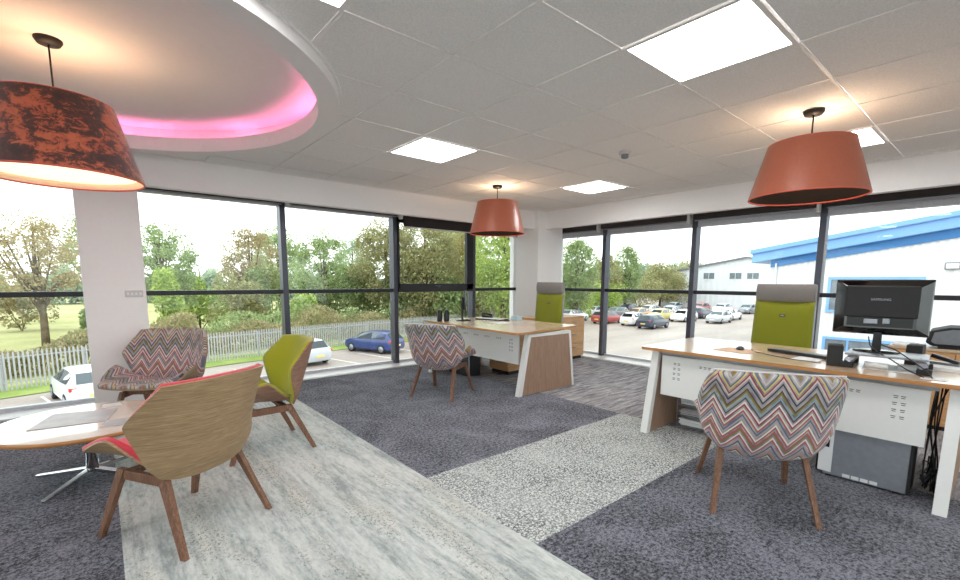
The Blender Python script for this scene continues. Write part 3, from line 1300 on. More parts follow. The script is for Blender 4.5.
nc = task_chair((4.86, 1.43, 0), PI, 'green high-backed office chair with grey headrest behind the near desk', .5)
task_chair((4.93, 4.47, 0), PI + .03, 'green high-backed office chair with grey headrest behind the far desk', .5)

# ================================================================ PENDANT LAMPS
def pendant(loc, rt_, rb, z0, z1, ceil, label, fabric, inner, diffuser=False, power=10):
    x, y = loc
    t = thing('pendant_lamp', (x, y, ceil), 0, label, 'lamp')
    zz = lambda z: z - ceil
    bm = bmesh.new()
    lathe(bm, [(0, -.03), (.05, -.028), (.062, -.008), (.062, 0)], n=32)
    finish('ceiling_rose', bm, 'brass', t)
    bm = bmesh.new()
    tube(bm, [(0, 0, -.02), (0, 0, zz(z1) - .04)], .005 if not diffuser else .0045, 8)
    finish('cord', bm, 'brass', t)
    th = .006
    bm = bmesh.new()
    lathe(bm, [(rb, zz(z0)), (rt_, zz(z1))], n=72)
    lathe(bm, [(rt_ - th, zz(z1)), (rb - th, zz(z0))], n=72, mi=1)
    sh = finish('lamp_shade', bm, [fabric, inner], t)
    for nm, r, z in (('bottom_rim', rb, zz(z0)), ('top_rim', rt_, zz(z1))):
        bm = bmesh.new()
        prof = [(r - th + .001 + .0055 * math.cos(a), z + .0055 * math.sin(a)) for a in [2 * PI * q / 8 for q in range(8)]]
        lathe(bm, prof, n=72, close=True)
        finish(nm, bm, 'coral_rim', sh)
    bm = bmesh.new()
    zc = zz(z1) - .045
    for k in range(3):
        a = 2 * PI * k / 3 + .4
        tube(bm, [(0, 0, zc), ((rt_ - .006) * math.cos(a), (rt_ - .006) * math.sin(a), zz(z1) - .004)], .003, 6)
    finish('spider', bm, 'brass', t)
    bm = bmesh.new()
    tube(bm, [(0, 0, zc + .015), (0, 0, zc - .06)], .02, 16)
    finish('bulb_holder', bm, 'black', t)
    if diffuser:
        bm = bmesh.new()
        lathe(bm, [(0, zz(z0) + .035), (rb - .03, zz(z0) + .035), (rb - .03, zz(z0) + .038), (0, zz(z0) + .038)], n=48)
        finish('diffuser', bm, 'diffuser', t)
    bm = bmesh.new()
    lathe(bm, [(0, zc - .16), (.02, zc - .155), (.034, zc - .13), (.03, zc - .10), (.014, zc - .065), (.012, zc - .06)], n=20)
    gl = finish('bulb', bm, emit('warm_bulb_glow', (1.0, .62, .34), 12), t)
    ld = bpy.data.lights.new('bulb_light', 'POINT')
    ld.energy = power
    ld.color = (1.0, .70, .45)
    ld.shadow_soft_size = .02
    lo = bpy.data.objects.new('bulb_light', ld)
    COL.objects.link(lo)
    lo.parent = t
    lo.location = (0, 0, zc + .02 if not diffuser else zc - .02)
    lo.location.x = .045
    return t


pendant((3.829, 4.218), .245, .34, 1.88, 2.255, H, 'coral orange lampshade hanging over the far desk', 'coral', 'lamp_in', power=4.5)
pendant((3.801, 1.001), .252, .35, 1.885, 2.24, H, 'coral orange lampshade hanging over the near desk', 'coral', 'lamp_in', power=4.5)
pendant((-.11, 3.55), .262, .378, 1.868, 2.275, H + .15, 'large copper velvet lampshade with dark blotches under the pink ceiling recess', 'velvet', 'cream_in', True, power=3)
# ================================================================ THINGS ON AND UNDER THE DESKS
DZ = .7405
TZ = .4


def rbox(bm, cx, cy, z0, z1, sx, sy, a=0):
    c, s = math.cos(a), math.sin(a)
    vs = box(bm, -sx / 2, sx / 2, -sy / 2, sy / 2, z0, z1)
    for v in vs:
        x, y = v.co.x, v.co.y
        v.co.x, v.co.y = cx + c * x - s * y, cy + s * x + c * y


# coffee table papers
sheet('brochure', [(-.40, 3.70), (-.035, 3.655), (.03, 3.95), (-.30, 4.06)], TZ, 'greypaper', 'large grey brochure lying flat on the round coffee table', 'brochure', .004)
sheet('leaflet', [(-.06, 3.50), (.085, 3.49), (.10, 3.62), (-.03, 3.66)], TZ, 'greypaper', 'small grey leaflet on the coffee table nearest the red chair', 'leaflet', .003)
sheet('leaflet', [(-.058, 4.05), (.06, 4.06), (.05, 4.15), (-.045, 4.15)], TZ, 'paper', 'small pale leaflet at the window side of the coffee table', 'leaflet', .003)

# near monitor
mx, my = 3.97, .565
rz = math.radians(4)
t = thing('computer_monitor', (mx, my, .838), rz, 'black glossy computer monitor seen from behind on the near desk', 'monitor')
Wd, Hh = .49, .365
zb = .115
bm = bmesh.new()
# casing: front plate and a chamfered back (local -X faces the viewer)
def plate(bm, x, hw, z0, z1):
    return [bm.verts.new((x, sy * hw, z)) for sy, z in ((-1, z0), (1, z0), (1, z1), (-1, z1))]
l = [plate(bm, .03, Wd / 2 - .004, zb, zb + Hh), plate(bm, .0, Wd / 2, zb, zb + Hh), plate(bm, -.012, Wd / 2 - .008, zb + .008, zb + Hh - .008), plate(bm, -.035, Wd / 2 - .065, zb + .045, zb + Hh - .045)]
for A, C in zip(l[:-1], l[1:]):
    for q in range(4):
        bm.faces.new((A[q], A[(q + 1) % 4], C[(q + 1) % 4], C[q]))
bm.faces.new(l[0])
bm.faces.new(l[-1])
bmesh.ops.recalc_face_normals(bm, faces=bm.faces[:])
cs = finish('casing', bm, 'gloss_black', t, bevel=.006)
bm = bmesh.new()
box(bm, -.052, -.03, -.185, .185, zb + .115, zb + .325)
hp = finish('back_panel', bm, 'blackm', t, bevel=.01)
bm = bmesh.new()
box(bm, -.046, -.034, -.165, .165, zb + .055, zb + .115)
finish('connector_recess', bm, 'black', t)
bm = bmesh.new()
box(bm, -.062, -.04, .005, .075, zb + .075, zb + .105)
finish('video_plug', bm, 'silver', t, bevel=.002)
bm = bmesh.new()
box(bm, -.062, -.04, -.055, -.02, zb + .078, zb + .112)
finish('power_plug', bm, 'silver', t, bevel=.002)
finish('screen', B(.0302, .031, -.225, .225, zb + .02, zb + Hh - .02), 'gloss_black', t)
bm = bmesh.new()
bar(bm, (-.0, 0, .005), (-.005, 0, zb + .06), (.05, .03), (.04, .025), (0, 1, 0))
finish('stand_neck', bm, 'black', t, bevel=.004)
bm = bmesh.new()
lathe(bm, [(0, 0), (.125, 0), (.122, .008), (.04, .014), (0, .014)], n=40)
for v in bm.verts:
    v.co.x *= .8
finish('stand_base', bm, 'gloss_black', t)
text('lettering', 'SAMSUNG', .022, 'silver', hp, (-.0525, 0, zb + .235), (PI / 2, 0, -PI / 2), .0006)

# riser below it
t = thing('monitor_riser', (3.90, .50, DZ), rz, 'grey monitor riser with dark feet on the near desk', 'stand')
bm = bmesh.new()
box(bm, -.13, .17, -.20, .20, .083, .0965)
finish('shelf', bm, 'silver', t, bevel=.004)
for sx in (-1, 1):
    for sy in (-1, 1):
        bm = bmesh.new()
        bar(bm, (.02 + sx * .10, sy * .15, .084), (.02 + sx * .13, sy * .185, .03), (.035, .045), (.04, .055), (0, 1, 0))
        lg = finish('leg', bm, 'silver', t, bevel=.003)
        bm = bmesh.new()
        rbox(bm, .02 + sx * .135, sy * .185, 0, .036, .06, .07)
        finish('foot', bm, 'blackm', lg, bevel=.006)


def speaker(x, y, rz, label):
    t = thing('desk_speaker', (x, y, DZ), rz, label, 'speaker', 'near desk speakers')
    bm = bmesh.new()
    vs = box(bm, -.045, .05, -.042, .042, 0, .145)
    for v in vs:
        if v.co.z > .1 and v.co.x < 0:
            v.co.x += .01
            v.co.z -= .006
    finish('cabinet', bm, 'blackm', t, bevel=.006)
    bm = bmesh.new()
    box(bm, .0501, .053, -.034, .034, .015, .13)
    finish('grille', bm, 'black', t)
    return t


speaker(3.78, .745, math.radians(14), 'black box speaker left of the near monitor')
speaker(4.20, .395, math.radians(-6), 'black box speaker right of the near monitor')

for (nm, pts, th, mat, lab, cat) in (
        ('paper_stack', [(4.05, .16), (4.35, .14), (4.36, .34), (4.06, .36)], .022, 'paper', 'small stack of papers right of the near monitor under the stapler', 'papers'),
        ('note_sheet', [(3.78, .33), (4.05, .34), (4.06, .62), (3.80, .60)], .006, 'paper', 'white papers lying under the monitor riser', 'papers'),
        ('cable_grommet', [(3.645, .20), (3.70, .20), (3.70, .31), (3.645, .31)], .003, 'paper', 'white cable grommet near the front edge of the near desk', 'grommet'),
        ('sheet_of_paper', [(3.80, .85), (4.0, .85), (4.02, 1.0), (3.82, 1.02)], .002, 'paper', 'white sheet left of the speakers on the near desk', 'papers')):
    sheet(nm, pts, DZ, mat, lab, cat, th)
for x, y, a, lab in ((3.80, .53, .2, 'white rolled paper under the left end of the monitor riser'), (3.86, .38, -.5, 'white rolled paper under the right end of the monitor riser')):
    bm = bmesh.new()
    d = Vector((math.sin(a) * .5, math.cos(a), 0)) * .06
    tube(bm, [Vector((x, y, DZ + .0265)) - d, Vector((x, y, DZ + .0265)) + d], .0195, 12)
    tag(finish('paper_roll', bm, 'paper'), lab, 'paper roll')
# stapler-like black hole punch
t = thing('stapler', (4.22, .25, DZ + .0225), math.radians(70), 'black stapler with raised arm on the paper stack', 'stapler')
bm = bmesh.new()
rbox(bm, 0, 0, 0, .014, .15, .04)
finish('base', bm, 'greyp', t, bevel=.003)
bm = bmesh.new()
bar(bm, (-.07, 0, .02), (.07, 0, .055), (.032, .022), (.036, .026), (0, 1, 0))
finish('arm', bm, 'black', t, bevel=.005)

# cables hanging from the monitor
for k, (pts, lab) in enumerate((
        ([(3.90, .60, .94), (3.86, .58, .885), (3.82, .53, .85), (3.765, .46, .82), (3.72, .38, .775), (3.68, .30, .745), (3.66, .27, .715)], 'black video cable looping from the near monitor to the desk edge'),
        ([(3.90, .54, .945), (3.86, .53, .90), (3.83, .45, .875), (3.76, .37, .83), (3.71, .29, .78), (3.68, .26, .745), (3.665, .25, .715)], 'black power cable hanging from the near monitor'))):
    bm = bmesh.new()
    tube(bm, interp(pts, 36), .0036, 8)
    tag(finish('monitor_cable', bm, 'black'), lab, 'cable')
bm = bmesh.new()
tube(bm, interp([(4.08, 1.36, DZ + .004), (3.99, 1.30, DZ + .004), (3.90, 1.18, DZ + .004), (3.80, .98, DZ + .004), (3.80, .82, DZ + .004)], 30), .0025, 6)
tag(finish('mouse_cable', bm, 'black'), 'thin black mouse cable curving over the near desktop', 'cable')

# keyboard, mat, mouse
t = thing('keyboard', (4.12, 1.02, DZ), math.radians(-18), 'slim black keyboard with pale keys in front of the near green chair', 'keyboard')
bm = bmesh.new()
prism(bm, [(-.075, -.22, .004), (.075, -.22, .0), (.075, -.22, .012), (-.075, -.22, .024)], (0, .44, 0))
finish('base', bm, 'blackm', t, bevel=.002)
bm = bmesh.new()
for r_ in range(5):
    for k in range(15):
        x0, y0 = .055 - r_ * .026, -.205 + k * .0275
        z = .0135 + (.075 - x0) * .075
        box(bm, x0 - .011, x0 + .011, y0, y0 + .024, z - .004, z + .003)
tag(finish('keys', bm, 'greyp', t), kind='stuff')
sheet('mouse_mat', [(3.83, 1.30), (4.07, 1.27), (4.10, 1.53), (3.86, 1.57)], DZ, plain('pale_tan_felt', (212, 180, 154), .8), 'thin wood-coloured mouse mat on the near desk', 'mouse mat', .003)


def mouse(loc, rz, label):
    t = thing('computer_mouse', loc, rz, label, 'mouse')
    bm = bmesh.new()
    bmesh.ops.create_uvsphere(bm, u_segments=20, v_segments=12, radius=1)
    for v in bm.verts:
        v.co.x *= .056
        v.co.y *= .032
        v.co.z = max(v.co.z, 0) * (.027 + v.co.x * -.1) + .0
    finish('shell', bm, 'black', t, smooth=True)
    bm = bmesh.new()
    tube(bm, [(.032, -.004, .0165), (.032, .004, .0165)], .006, 10)
    finish('scroll_wheel', bm, 'greyp', t)
    return t


mouse((4.02, 1.42, DZ + .0035), math.radians(200), 'black mouse on the mouse mat of the near desk')

# under the near desk: tower, wire tray
t = thing('computer_tower', (3.76, .535, 0), 0, 'grey computer tower standing under the near desk', 'computer')
bm = bmesh.new()
box(bm, -.09, .09, -.225, .19, .012, .435)
finish('case', bm, 'silver', t, bevel=.004)
bm = bmesh.new()
box(bm, -.088, .088, .19, .235, .02, .43)
finish('front_bezel', bm, 'black', t, bevel=.012)
bm = bmesh.new()
box(bm, -.0925, -.088, .145, .22, .03, .33)
finish('side_trim', bm, 'white_plastic', t, bevel=.004)
bm = bmesh.new()
box(bm, -.0945, -.091, .165, .205, .20, .29)
finish('side_window', bm, 'black', t)
for k in range(4):
    finish('vent_label', B(-.0915, -.09, .045 - k * .046, .083 - k * .046, .02, .042), 'white_plastic', t)
bm = bmesh.new()
for sx in (-1, 1):
    for yy in (-.18, .16):
        rbox(bm, sx * .07, yy, 0, .012, .02, .03)
finish('rubber_feet', bm, 'black', t)
bm = bmesh.new()
box(bm, -.085, .085, -.24, -.225, .03, .42)
finish('rear_panel', bm, 'blackm', t)

t = thing('filing_tray', (4.07, 1.75, 0), math.radians(4), 'stacked wire filing trays full of papers under the near desk', 'tray')
bm = bmesh.new()
for sx in (-1, 1):
    for sy in (-1, 1):
        tube(bm, [(sx * .16, sy * .12, 0.0), (sx * .16, sy * .12, .30)], .004, 6)
for z in (.015, .11, .205, .30):
    for a, b in (((-.16, -.12), (.16, -.12)), ((-.16, .12), (.16, .12)), ((-.16, -.12), (-.16, .12)), ((.16, -.12), (.16, .12))):
        tube(bm, [(a[0], a[1], z), (b[0], b[1], z)], .003, 6)
    if z < .29:
        for k in range(9):
            y = -.12 + k * .03
            tube(bm, [(-.16, y, z), (.16, y, z)], .0015, 4)
finish('wire_frame', bm, 'silver', t)
for q, z in enumerate((.02, .115, .21)):
    bm = bmesh.new()
    for k in range(5):
        rbox(bm, rnd.uniform(-.01, .01), rnd.uniform(-.01, .01), z + k * .011, z + k * .011 + .010, .28, .20, rnd.uniform(-.06, .06))
    tag(finish('paper_bundle', bm, ['paper', 'greypaper', 'paper'][q], t), kind='stuff')
# cable tangle at the right leg
bm = bmesh.new()
r3 = random.Random(3)
for k in range(7):
    p = [(3.80 + r3.uniform(-.06, .06), .215 + r3.uniform(-.03, .03), .70), (3.8 + r3.uniform(-.08, .08), .215 + r3.uniform(-.04, .04), .45)]
    for q in range(4):
        p.append((3.82 + r3.uniform(-.12, .1), .225 + r3.uniform(-.03, .04), r3.uniform(.012, .24)))
    p.append((3.9, .24, .012))
    tube(bm, interp(p, 40), .004, 6)
tag(finish('cable_tangle', bm, 'black'), 'tangle of black cables beside the grey computer tower', 'cables', kind='stuff')

# credenza and printer behind the near desk
t = thing('credenza', (5.80, -.15, 0), 0, 'wooden cupboard along the window behind the near monitor', 'cabinet')
finish('body', B(-.22, .22, -.85, .85, .04, .70), 'beech', t)
finish('top', B(-.235, .225, -.86, .86, .70, .725), 'oak_top', t, bevel=.003)
finish('plinth', B(-.2, .2, -.83, .83, 0, .04), 'slatedark', t)
for k in range(4):
    d = finish('door', B(-.238, -.22, -.845 + k * .4225 + .004, -.845 + (k + 1) * .4225 - .004, .05, .69), 'beech', t, bevel=.002)
    bm = bmesh.new()
    yy = -.845 + k * .4225 + (.36 if k % 2 == 0 else .06)
    tube(bm, [(-.25, yy, .50), (-.25, yy, .62)], .005, 8)
    finish('handle', bm, 'silver', d)
t = thing('printer', (5.78, .18, .7255), math.radians(3), 'grey and black printer on the cupboard right of the near monitor', 'printer')
bm = bmesh.new()
prism(bm, [(-.19, -.26, .02), (-.19, .26, .02), (-.19, .30, .05), (-.19, .28, .15), (-.19, .16, .19), (-.19, -.16, .19), (-.19, -.28, .15), (-.19, -.30, .05)], (.38, 0, 0))
finish('case', bm, 'blackm', t, bevel=.012)
bm = bmesh.new()
prism(bm, [(-.197, -.24, .04), (-.197, .24, .04), (-.197, .265, .06), (-.197, .25, .14), (-.197, .14, .172), (-.197, -.14, .172), (-.197, -.25, .14), (-.197, -.265, .06)], (.01, 0, 0))
fp = finish('back_panel', bm, 'greyp', t, bevel=.003)
bm = bmesh.new()
for k in range(3):
    box(bm, -.199, -.196, -.09, .09, .085 + k * .022, .088 + k * .022)
finish('vent', bm, 'black', fp)
finish('base', B(-.17, .17, -.22, .22, 0, .02), 'black', t)
sheet('document', [(5.60, .56), (5.85, .54), (5.86, .69), (5.62, .69)], .7255, 'paper', 'pale papers on the cupboard left of the printer', 'papers', .012)

# ---- far desk
t = thing('computer_monitor', (3.90, 4.98, DZ), math.radians(-38), 'thin black monitor seen edge-on on the far desk', 'monitor')
bm = bmesh.new()
lathe(bm, [(0, 0), (.11, 0), (.105, .01), (0, .014)], n=32)
finish('stand_base', bm, 'black', t)
bm = bmesh.new()
bar(bm, (-.02, 0, .01), (-.02, 0, .24), (.03, .05), (.025, .04), (1, 0, 0))
finish('stand_neck', bm, 'black', t)
finish('screen', B(.012, .035, -.24, .24, .10, .43), 'gloss_black', t, bevel=.004)
finish('back_housing', B(-.025, .012, -.1, .1, .16, .33), 'blackm', t, bevel=.008)
s0 = None
for x, y, lab in ((3.57, 5.10, 'black tower speaker at the chair end of the far desk'), (3.66, 5.06, 'black tower speaker next to the edge-on monitor on the far desk')):
    t = thing('tower_speaker', (x, y, DZ), .3, lab, 'speaker', 'far desk speakers')
    bm = bmesh.new()
    lathe(bm, [(0, 0), (.034, 0), (.036, .01), (.034, .13), (.026, .15), (0, .155)], n=20)
    finish('cabinet', bm, 'black', t)
t = thing('keyboard', (4.30, 4.86, DZ), math.radians(12), 'white slim keyboard with a dark edge on the far desk', 'keyboard')
finish('base', B(-.085, .085, -.22, .22, 0, .012), 'blackm', t, bevel=.002)
bm = bmesh.new()
for r_ in range(5):
    for k in range(14):
        box(bm, -.07 + r_ * .029, -.046 + r_ * .029, -.205 + k * .0295, -.18 + k * .0295, .012, .018)
tag(finish('keys', bm, 'white_plastic', t), kind='stuff')
mouse((4.34, 4.58, DZ + .0005), 2.6, 'black mouse beside the white keyboard on the far desk')
t = thing('desk_phone', (4.45, 5.10, DZ), 2.4, 'small black telephone behind the keyboard on the far desk', 'telephone')
bm = bmesh.new()
prism(bm, [(-.08, -.07, 0), (.08, -.07, 0), (.08, -.07, .05), (-.08, -.07, .02)], (0, .14, 0))
finish('base', bm, 'black', t, bevel=.003)
bm = bmesh.new()
tube(bm, interp([(.09, -.045, .05), (.05, -.045, .066), (-.03, -.045, .05), (-.07, -.045, .035)], 10), .016, 10)
finish('handset', bm, 'black', t)
sheet('sheet_of_paper', [(3.95, 4.30), (4.15, 4.24), (4.22, 4.50), (4.02, 4.56)], DZ, 'paper', 'white sheet lying on the far desk near its oak end', 'papers', .002)
bm = bmesh.new()
box(bm, 4.50, 4.60, 4.52, 4.64, DZ, DZ + .06)
tag(finish('tissue_box', bm, plain('pale_blue_card', (176, 206, 222), .5), bevel=.004), 'small pale blue box on the far desk by the green chair', 'box')
t = thing('computer_tower', (3.83, 4.86, 0), 0, 'black computer tower under the far desk', 'computer')
finish('case', B(-.10, .10, -.21, .23, .01, .42), 'black', t, bevel=.004)
finish('front_trim', B(-.101, -.09, -.215, -.20, .01, .42), 'silver', t)
bm = bmesh.new()
for sx in (-1, 1):
    for sy in (-1, 1):
        rbox(bm, sx * .07, sy * .17, 0, .011, .025, .025)
finish('rubber_feet', bm, 'blackm', t)
# soft bag
bm = bmesh.new()
bmesh.ops.create_uvsphere(bm, u_segments=24, v_segments=16, radius=1)
for v in bm.verts:
    p = v.co
    k = 1 + .08 * math.sin(7 * p.x + 3 * p.z) + .06 * math.sin(9 * p.y)
    p.x, p.y, p.z = p.x * .13 * k, p.y * .17 * k, max(p.z, -.75) * .17 * k
zmin = min(v.co.z for v in bm.verts)
for v in bm.verts:
    v.co.z -= zmin
bg_ = finish('shoulder_bag', bm, 'blackm', smooth=True)
bg_.location = (4.07, 5.04, 0)
tag(bg_, 'slumped black bag on the floor under the far desk', 'bag')
bm = bmesh.new()
tube(bm, interp([(-.02, -.11, .24), (-.02, -.10, .31), (0, 0, .35), (-.02, .10, .31), (-.02, .11, .24)], 20), .008, 8)
finish('strap', bm, 'black', bg_)


def drawers(loc, rz, sx, sy, h, n, label, cat='cabinet', name='drawer_pedestal', mat='beech'):
    t = thing(name, loc, rz, label, cat)
    finish('body', B(-sx / 2, sx / 2, -sy / 2, sy / 2, .05, h - .022), mat, t)
    finish('top', B(-sx / 2 - .004, sx / 2 + .004, -sy / 2 - .012, sy / 2 + .004, h - .022, h), mat, t, bevel=.002)
    finish('plinth', B(-sx / 2 + .02, sx / 2 - .02, -sy / 2 + .02, sy / 2 - .02, 0, .05), 'slatedark', t)
    dh = (h - .085) / n
    for k in range(n):
        z0 = .055 + k * dh
        d = finish('drawer', B(-sx / 2 + .004, sx / 2 - .004, -sy / 2 - .018, -sy / 2, z0 + .003, z0 + dh - .003), mat, t, bevel=.002)
        bm = bmesh.new()
        tube(bm, [(-.06, -sy / 2 - .034, z0 + dh * .72), (.06, -sy / 2 - .034, z0 + dh * .72)], .005, 8)
        for s_ in (-1, 1):
            tube(bm, [(s_ * .055, -sy / 2 - .034, z0 + dh * .72), (s_ * .055, -sy / 2 - .016, z0 + dh * .72)], .004, 6)
        finish('handle', bm, 'silver', d)
    return t


drawers((4.40, 4.60, 0), -PI / 2, .38, .32, .56, 3, 'beech drawer pedestal under the far desk')
drawers((5.96, 4.90, 0), 0, .54, .48, .72, 3, 'beech drawer cabinet behind the far green chair, under the window')
drawers((5.41, 4.90, 0), 0, .52, .48, .72, 1, 'beech cupboard by the corner column behind the far green chair', name='cupboard')
# ================================================================ OUTSIDE
G = -3.6


def at(px, py, d):
    """point seen at a pixel, d metres away over the ground"""
    v = fw + r2 * ((px - PXX) / F) - u2 * ((py - PYY) / F)
    k = d / math.hypot(v.x, v.y)
    return Vector((v.x * k, v.y * k, HC + v.z * k))


bm = bmesh.new()
box(bm, -40, 130, -40, 75, G - .3, G)
struct('ground_car_park', bm, 'tarmac')
FL = [(-30, 23.0), (-3.5, 27.9), (4.6, 30.4), (13.4, 32.1), (20.7, 33.0), (45, 37.5), (85, 47)]


def strip(name, off0, off1, z, mat):
    bm = bmesh.new()
    for (a, b) in zip(FL[:-1], FL[1:]):
        vs = [bm.verts.new((x, y, z)) for x, y in ((a[0], a[1] + off0), (b[0], b[1] + off0), (b[0], b[1] + off1), (a[0], a[1] + off1))]
        bm.faces.new(vs)
    bmesh.ops.remove_doubles(bm, verts=bm.verts[:], dist=.001)
    return struct(name, bm, mat)


strip('ground_verge', -1.7, 1.0, G + .03, 'grassg')
strip('ground_meadow', 1.0, 160, G + .04, 'meadow')
bm = bmesh.new()
for x in (-7.0, -4.5, -2.2, .3, 2.8, 5.3, 7.3, 10.6, 13.0, 15.9, 18.4):
    y = 26.2 + x * .18 - (.3 if x > 6 else 0)
    prism(bm, [(x - .05, y, G + .004), (x + .05, y, G + .004), (x + 1.1, y - 4.4, G + .004), (x + 1.0, y - 4.4, G + .004)], (0, 0, .004))
struct('ground_bay_markings', bm, 'line')

# palisade fence: one thing per straight run, bays and posts as parts
labs = ['galvanised palisade fence left of the white column', 'galvanised palisade fence behind the zigzag chair and white column', 'galvanised palisade fence behind the silver and blue parked cars',
        'galvanised palisade fence seen through the opening window', 'galvanised palisade fence right of the corner column', 'far galvanised palisade fence behind the rows of parked cars']
for k, (a, b) in enumerate(zip(FL[:-1], FL[1:])):
    if k == 0:
        a = (-14, 25.96)
    a, b = Vector((a[0], a[1], G)), Vector((b[0], b[1], G))
    L = (b - a).length
    if k == 5:
        L = 30
    t = thing('palisade_fence', a, math.atan2(b.y - a.y, b.x - a.x), labs[k], 'fence', 'palisade fence around the car park')
    nb = max(1, round(L / 2.75))
    bl = L / nb
    for i in range(nb):
        bm = bmesh.new()
        for r_ in (.35, 1.45):
            box(bm, i * bl, (i + 1) * bl, .02, .05, r_, r_ + .05)
        npal = max(2, round(bl / .155))
        for q in range(npal):
            x = i * bl + (q + .5) * bl / npal
            vs = [(x - .034, 0, .03), (x + .034, 0, .03), (x + .034, 0, 1.66), (x, 0, 1.76), (x - .034, 0, 1.66)]
            prism(bm, vs, (0, .012, 0))
        finish('panel', bm, 'galv', t)
        finish('post', B(i * bl - .04, i * bl + .04, .055, .12, 0, 1.6), 'galv', t)


# ---------------- vegetation
def leaf_quads(blobs, n, size, rs):
    V, Fc = [], []
    wsum = [b[1][0] * b[1][1] * b[1][2] for b in blobs]
    tot = sum(wsum)
    for (c, r), w in zip(blobs, wsum):
        for _ in range(max(1, int(n * w / tot))):
            th, u = rs.uniform(0, 2 * PI), rs.uniform(-1, 1)
            q = math.sqrt(1 - u * u)
            rr = rs.uniform(.45, 1.0) ** .6
            p = Vector((c[0] + r[0] * rr * q * math.cos(th), c[1] + r[1] * rr * q * math.sin(th), c[2] + r[2] * rr * u))
            a = Vector((rs.gauss(0, 1), rs.gauss(0, 1), rs.gauss(0, 1))).normalized()
            b = a.cross(Vector((rs.gauss(0, 1), rs.gauss(0, 1), rs.gauss(0, 1)))).normalized()
            s = size * rs.uniform(.6, 1.3)
            i = len(V)
            V += [p - a * s, p + b * s * .55, p + a * s, p - b * s * .55]
            Fc.append((i, i + 1, i + 2, i + 3))
    return V, Fc


def mesh_obj(name, V, Fc, mat, parent=None):
    me = bpy.data.meshes.new(name)
    me.from_pydata([tuple(v) for v in V], [], Fc)
    me.materials.append(M[mat] if isinstance(mat, str) else mat)
    o = bpy.data.objects.new(name, me)
    COL.objects.link(o)
    if parent:
        o.parent = parent
    return o


LM = {  # leaf colours lightened and desaturated to stand in for bright haze
    'olive': leaf_mat('olive_leaves', (114, 114, 78), (150, 148, 104), (186, 182, 136)),
    'green': leaf_mat('mid_green_leaves', (106, 124, 84), (144, 162, 112), (182, 196, 144)),
    'bright': leaf_mat('bright_green_leaves', (118, 142, 70), (158, 180, 96), (198, 212, 128)),
    'brown': leaf_mat('autumn_brown_leaves', (138, 116, 92), (174, 150, 122), (190, 182, 136)),
    'orange': leaf_mat('orange_brown_leaves', (150, 112, 74), (176, 144, 96), (160, 162, 104)),
    'dark': leaf_mat('dark_green_leaves', (76, 90, 62), (108, 124, 84), (146, 158, 108)),
    'hazy': leaf_mat('haze_tinted_distant_leaves', (140, 158, 136), (164, 180, 156), (186, 198, 174)),  # distance haze put into these paler leaf tones
    'scrub': leaf_mat('scrub_leaves', (108, 122, 78), (150, 148, 106), (188, 170, 138)),
}


def tree(px, toppy, d, hw_px, leaf, label, n=4200, size=.2, crown=.72, seed=1, sparse=False, group='trees beyond the fence'):
    rs = random.Random(seed)
    top = at(px, toppy, d)
    base = Vector((top.x, top.y, G))
    h = top.z - G
    ang_ = math.atan2(top.x, top.y) - YAW
    r = hw_px * d * math.cos(ang_) ** 2 / F * .95
    t = thing('tree', base, rs.uniform(0, 6), label, 'tree', group)
    ch = h * crown
    blobs = []
    nb = 40
    zc = h - ch / 2
    for k in range(nb):
        while True:
            q = Vector((rs.uniform(-1, 1), rs.uniform(-1, 1), rs.uniform(-1, 1)))
            if q.length < 1:
                break
        wz = 1 - .25 * max(0, q.z)
        br = r * rs.uniform(.16, .30) * (1 if not sparse else .8)
        blobs.append(((q.x * r * .82 * wz, q.y * r * .82 * wz, zc + q.z * (ch / 2 - br * .6)), (br, br, br * .8)))
    V, Fc = leaf_quads(blobs, int(n * 1.1), size * .72, rs)
    V2, F2 = leaf_quads([((0, 0, zc), (r * .98, r * .98, ch * .5))], int(n * (.55 if sparse else .8)), size * .72, rs)
    o_ = len(V)
    V += V2
    Fc += [tuple(i_ + o_ for i_ in f_) for f_ in F2]
    V = [Vector((v.x, v.y, min(v.z, h))) for v in V]
    mesh_obj('foliage', V, Fc, LM[leaf], t)
    bm = bmesh.new()
    tr = .022 * h + .04
    tube(bm, interp([(0, 0, 0), (.1, .05, h * .3), (-.05, .1, h * .6), (.05, 0, h * .9)], 8), [tr * (1 - .8 * k / 8) for k in range(9)], 8)
    for k in range(16 if sparse else 8):
        c = blobs[k * 2][0]
        z0 = h * rs.uniform(.22, .5)
        tube(bm, [(0, 0, z0), (c[0] * .5, c[1] * .5, (z0 + c[2]) / 2 + .1), c], [tr * .45, tr * .28, tr * .1], 6)
    finish('trunk', bm, 'bark', t)
    return t


tree(30, 208, 44, 74, 'brown', 'sparse brown-leaved tree through the window left of the white column', 5200, .125, .66, 1, True)
tree(92, 205, 58, 40, 'green', 'green tree just left of the white column', 3600, .2, .7, 2, True)
tree(158, 221, 50, 46, 'green', 'pale green tree just right of the white column', 6000, .17, .74, 3, True)
tree(248, 226, 52, 36, 'brown', 'reddish brown tree in the middle of the window right of the white column', 5200, .17, .78, 4, True)
tree(276, 224, 66, 32, 'green', 'green tree behind the window post right of the reddish tree', 4000, .22, .78, 5)
tree(322, 227, 60, 34, 'green', 'green tree in the window above the lime chair', 5200, .2, .8, 6, True)
tree(352, 238, 70, 24, 'hazy', 'pale distant tree between the two green trees', 3000, .25, .8, 7)
tree(386, 216, 46, 38, 'olive', 'dense olive tree behind the second window post', 6500, .18, .8, 8)
tree(424, 206, 44, 40, 'olive', 'dense olive tree through the opening window, at its left', 8000, .18, .84, 9)
tree(462, 226, 52, 26, 'orange', 'orange-brown tree through the opening window', 4200, .18, .82, 10)
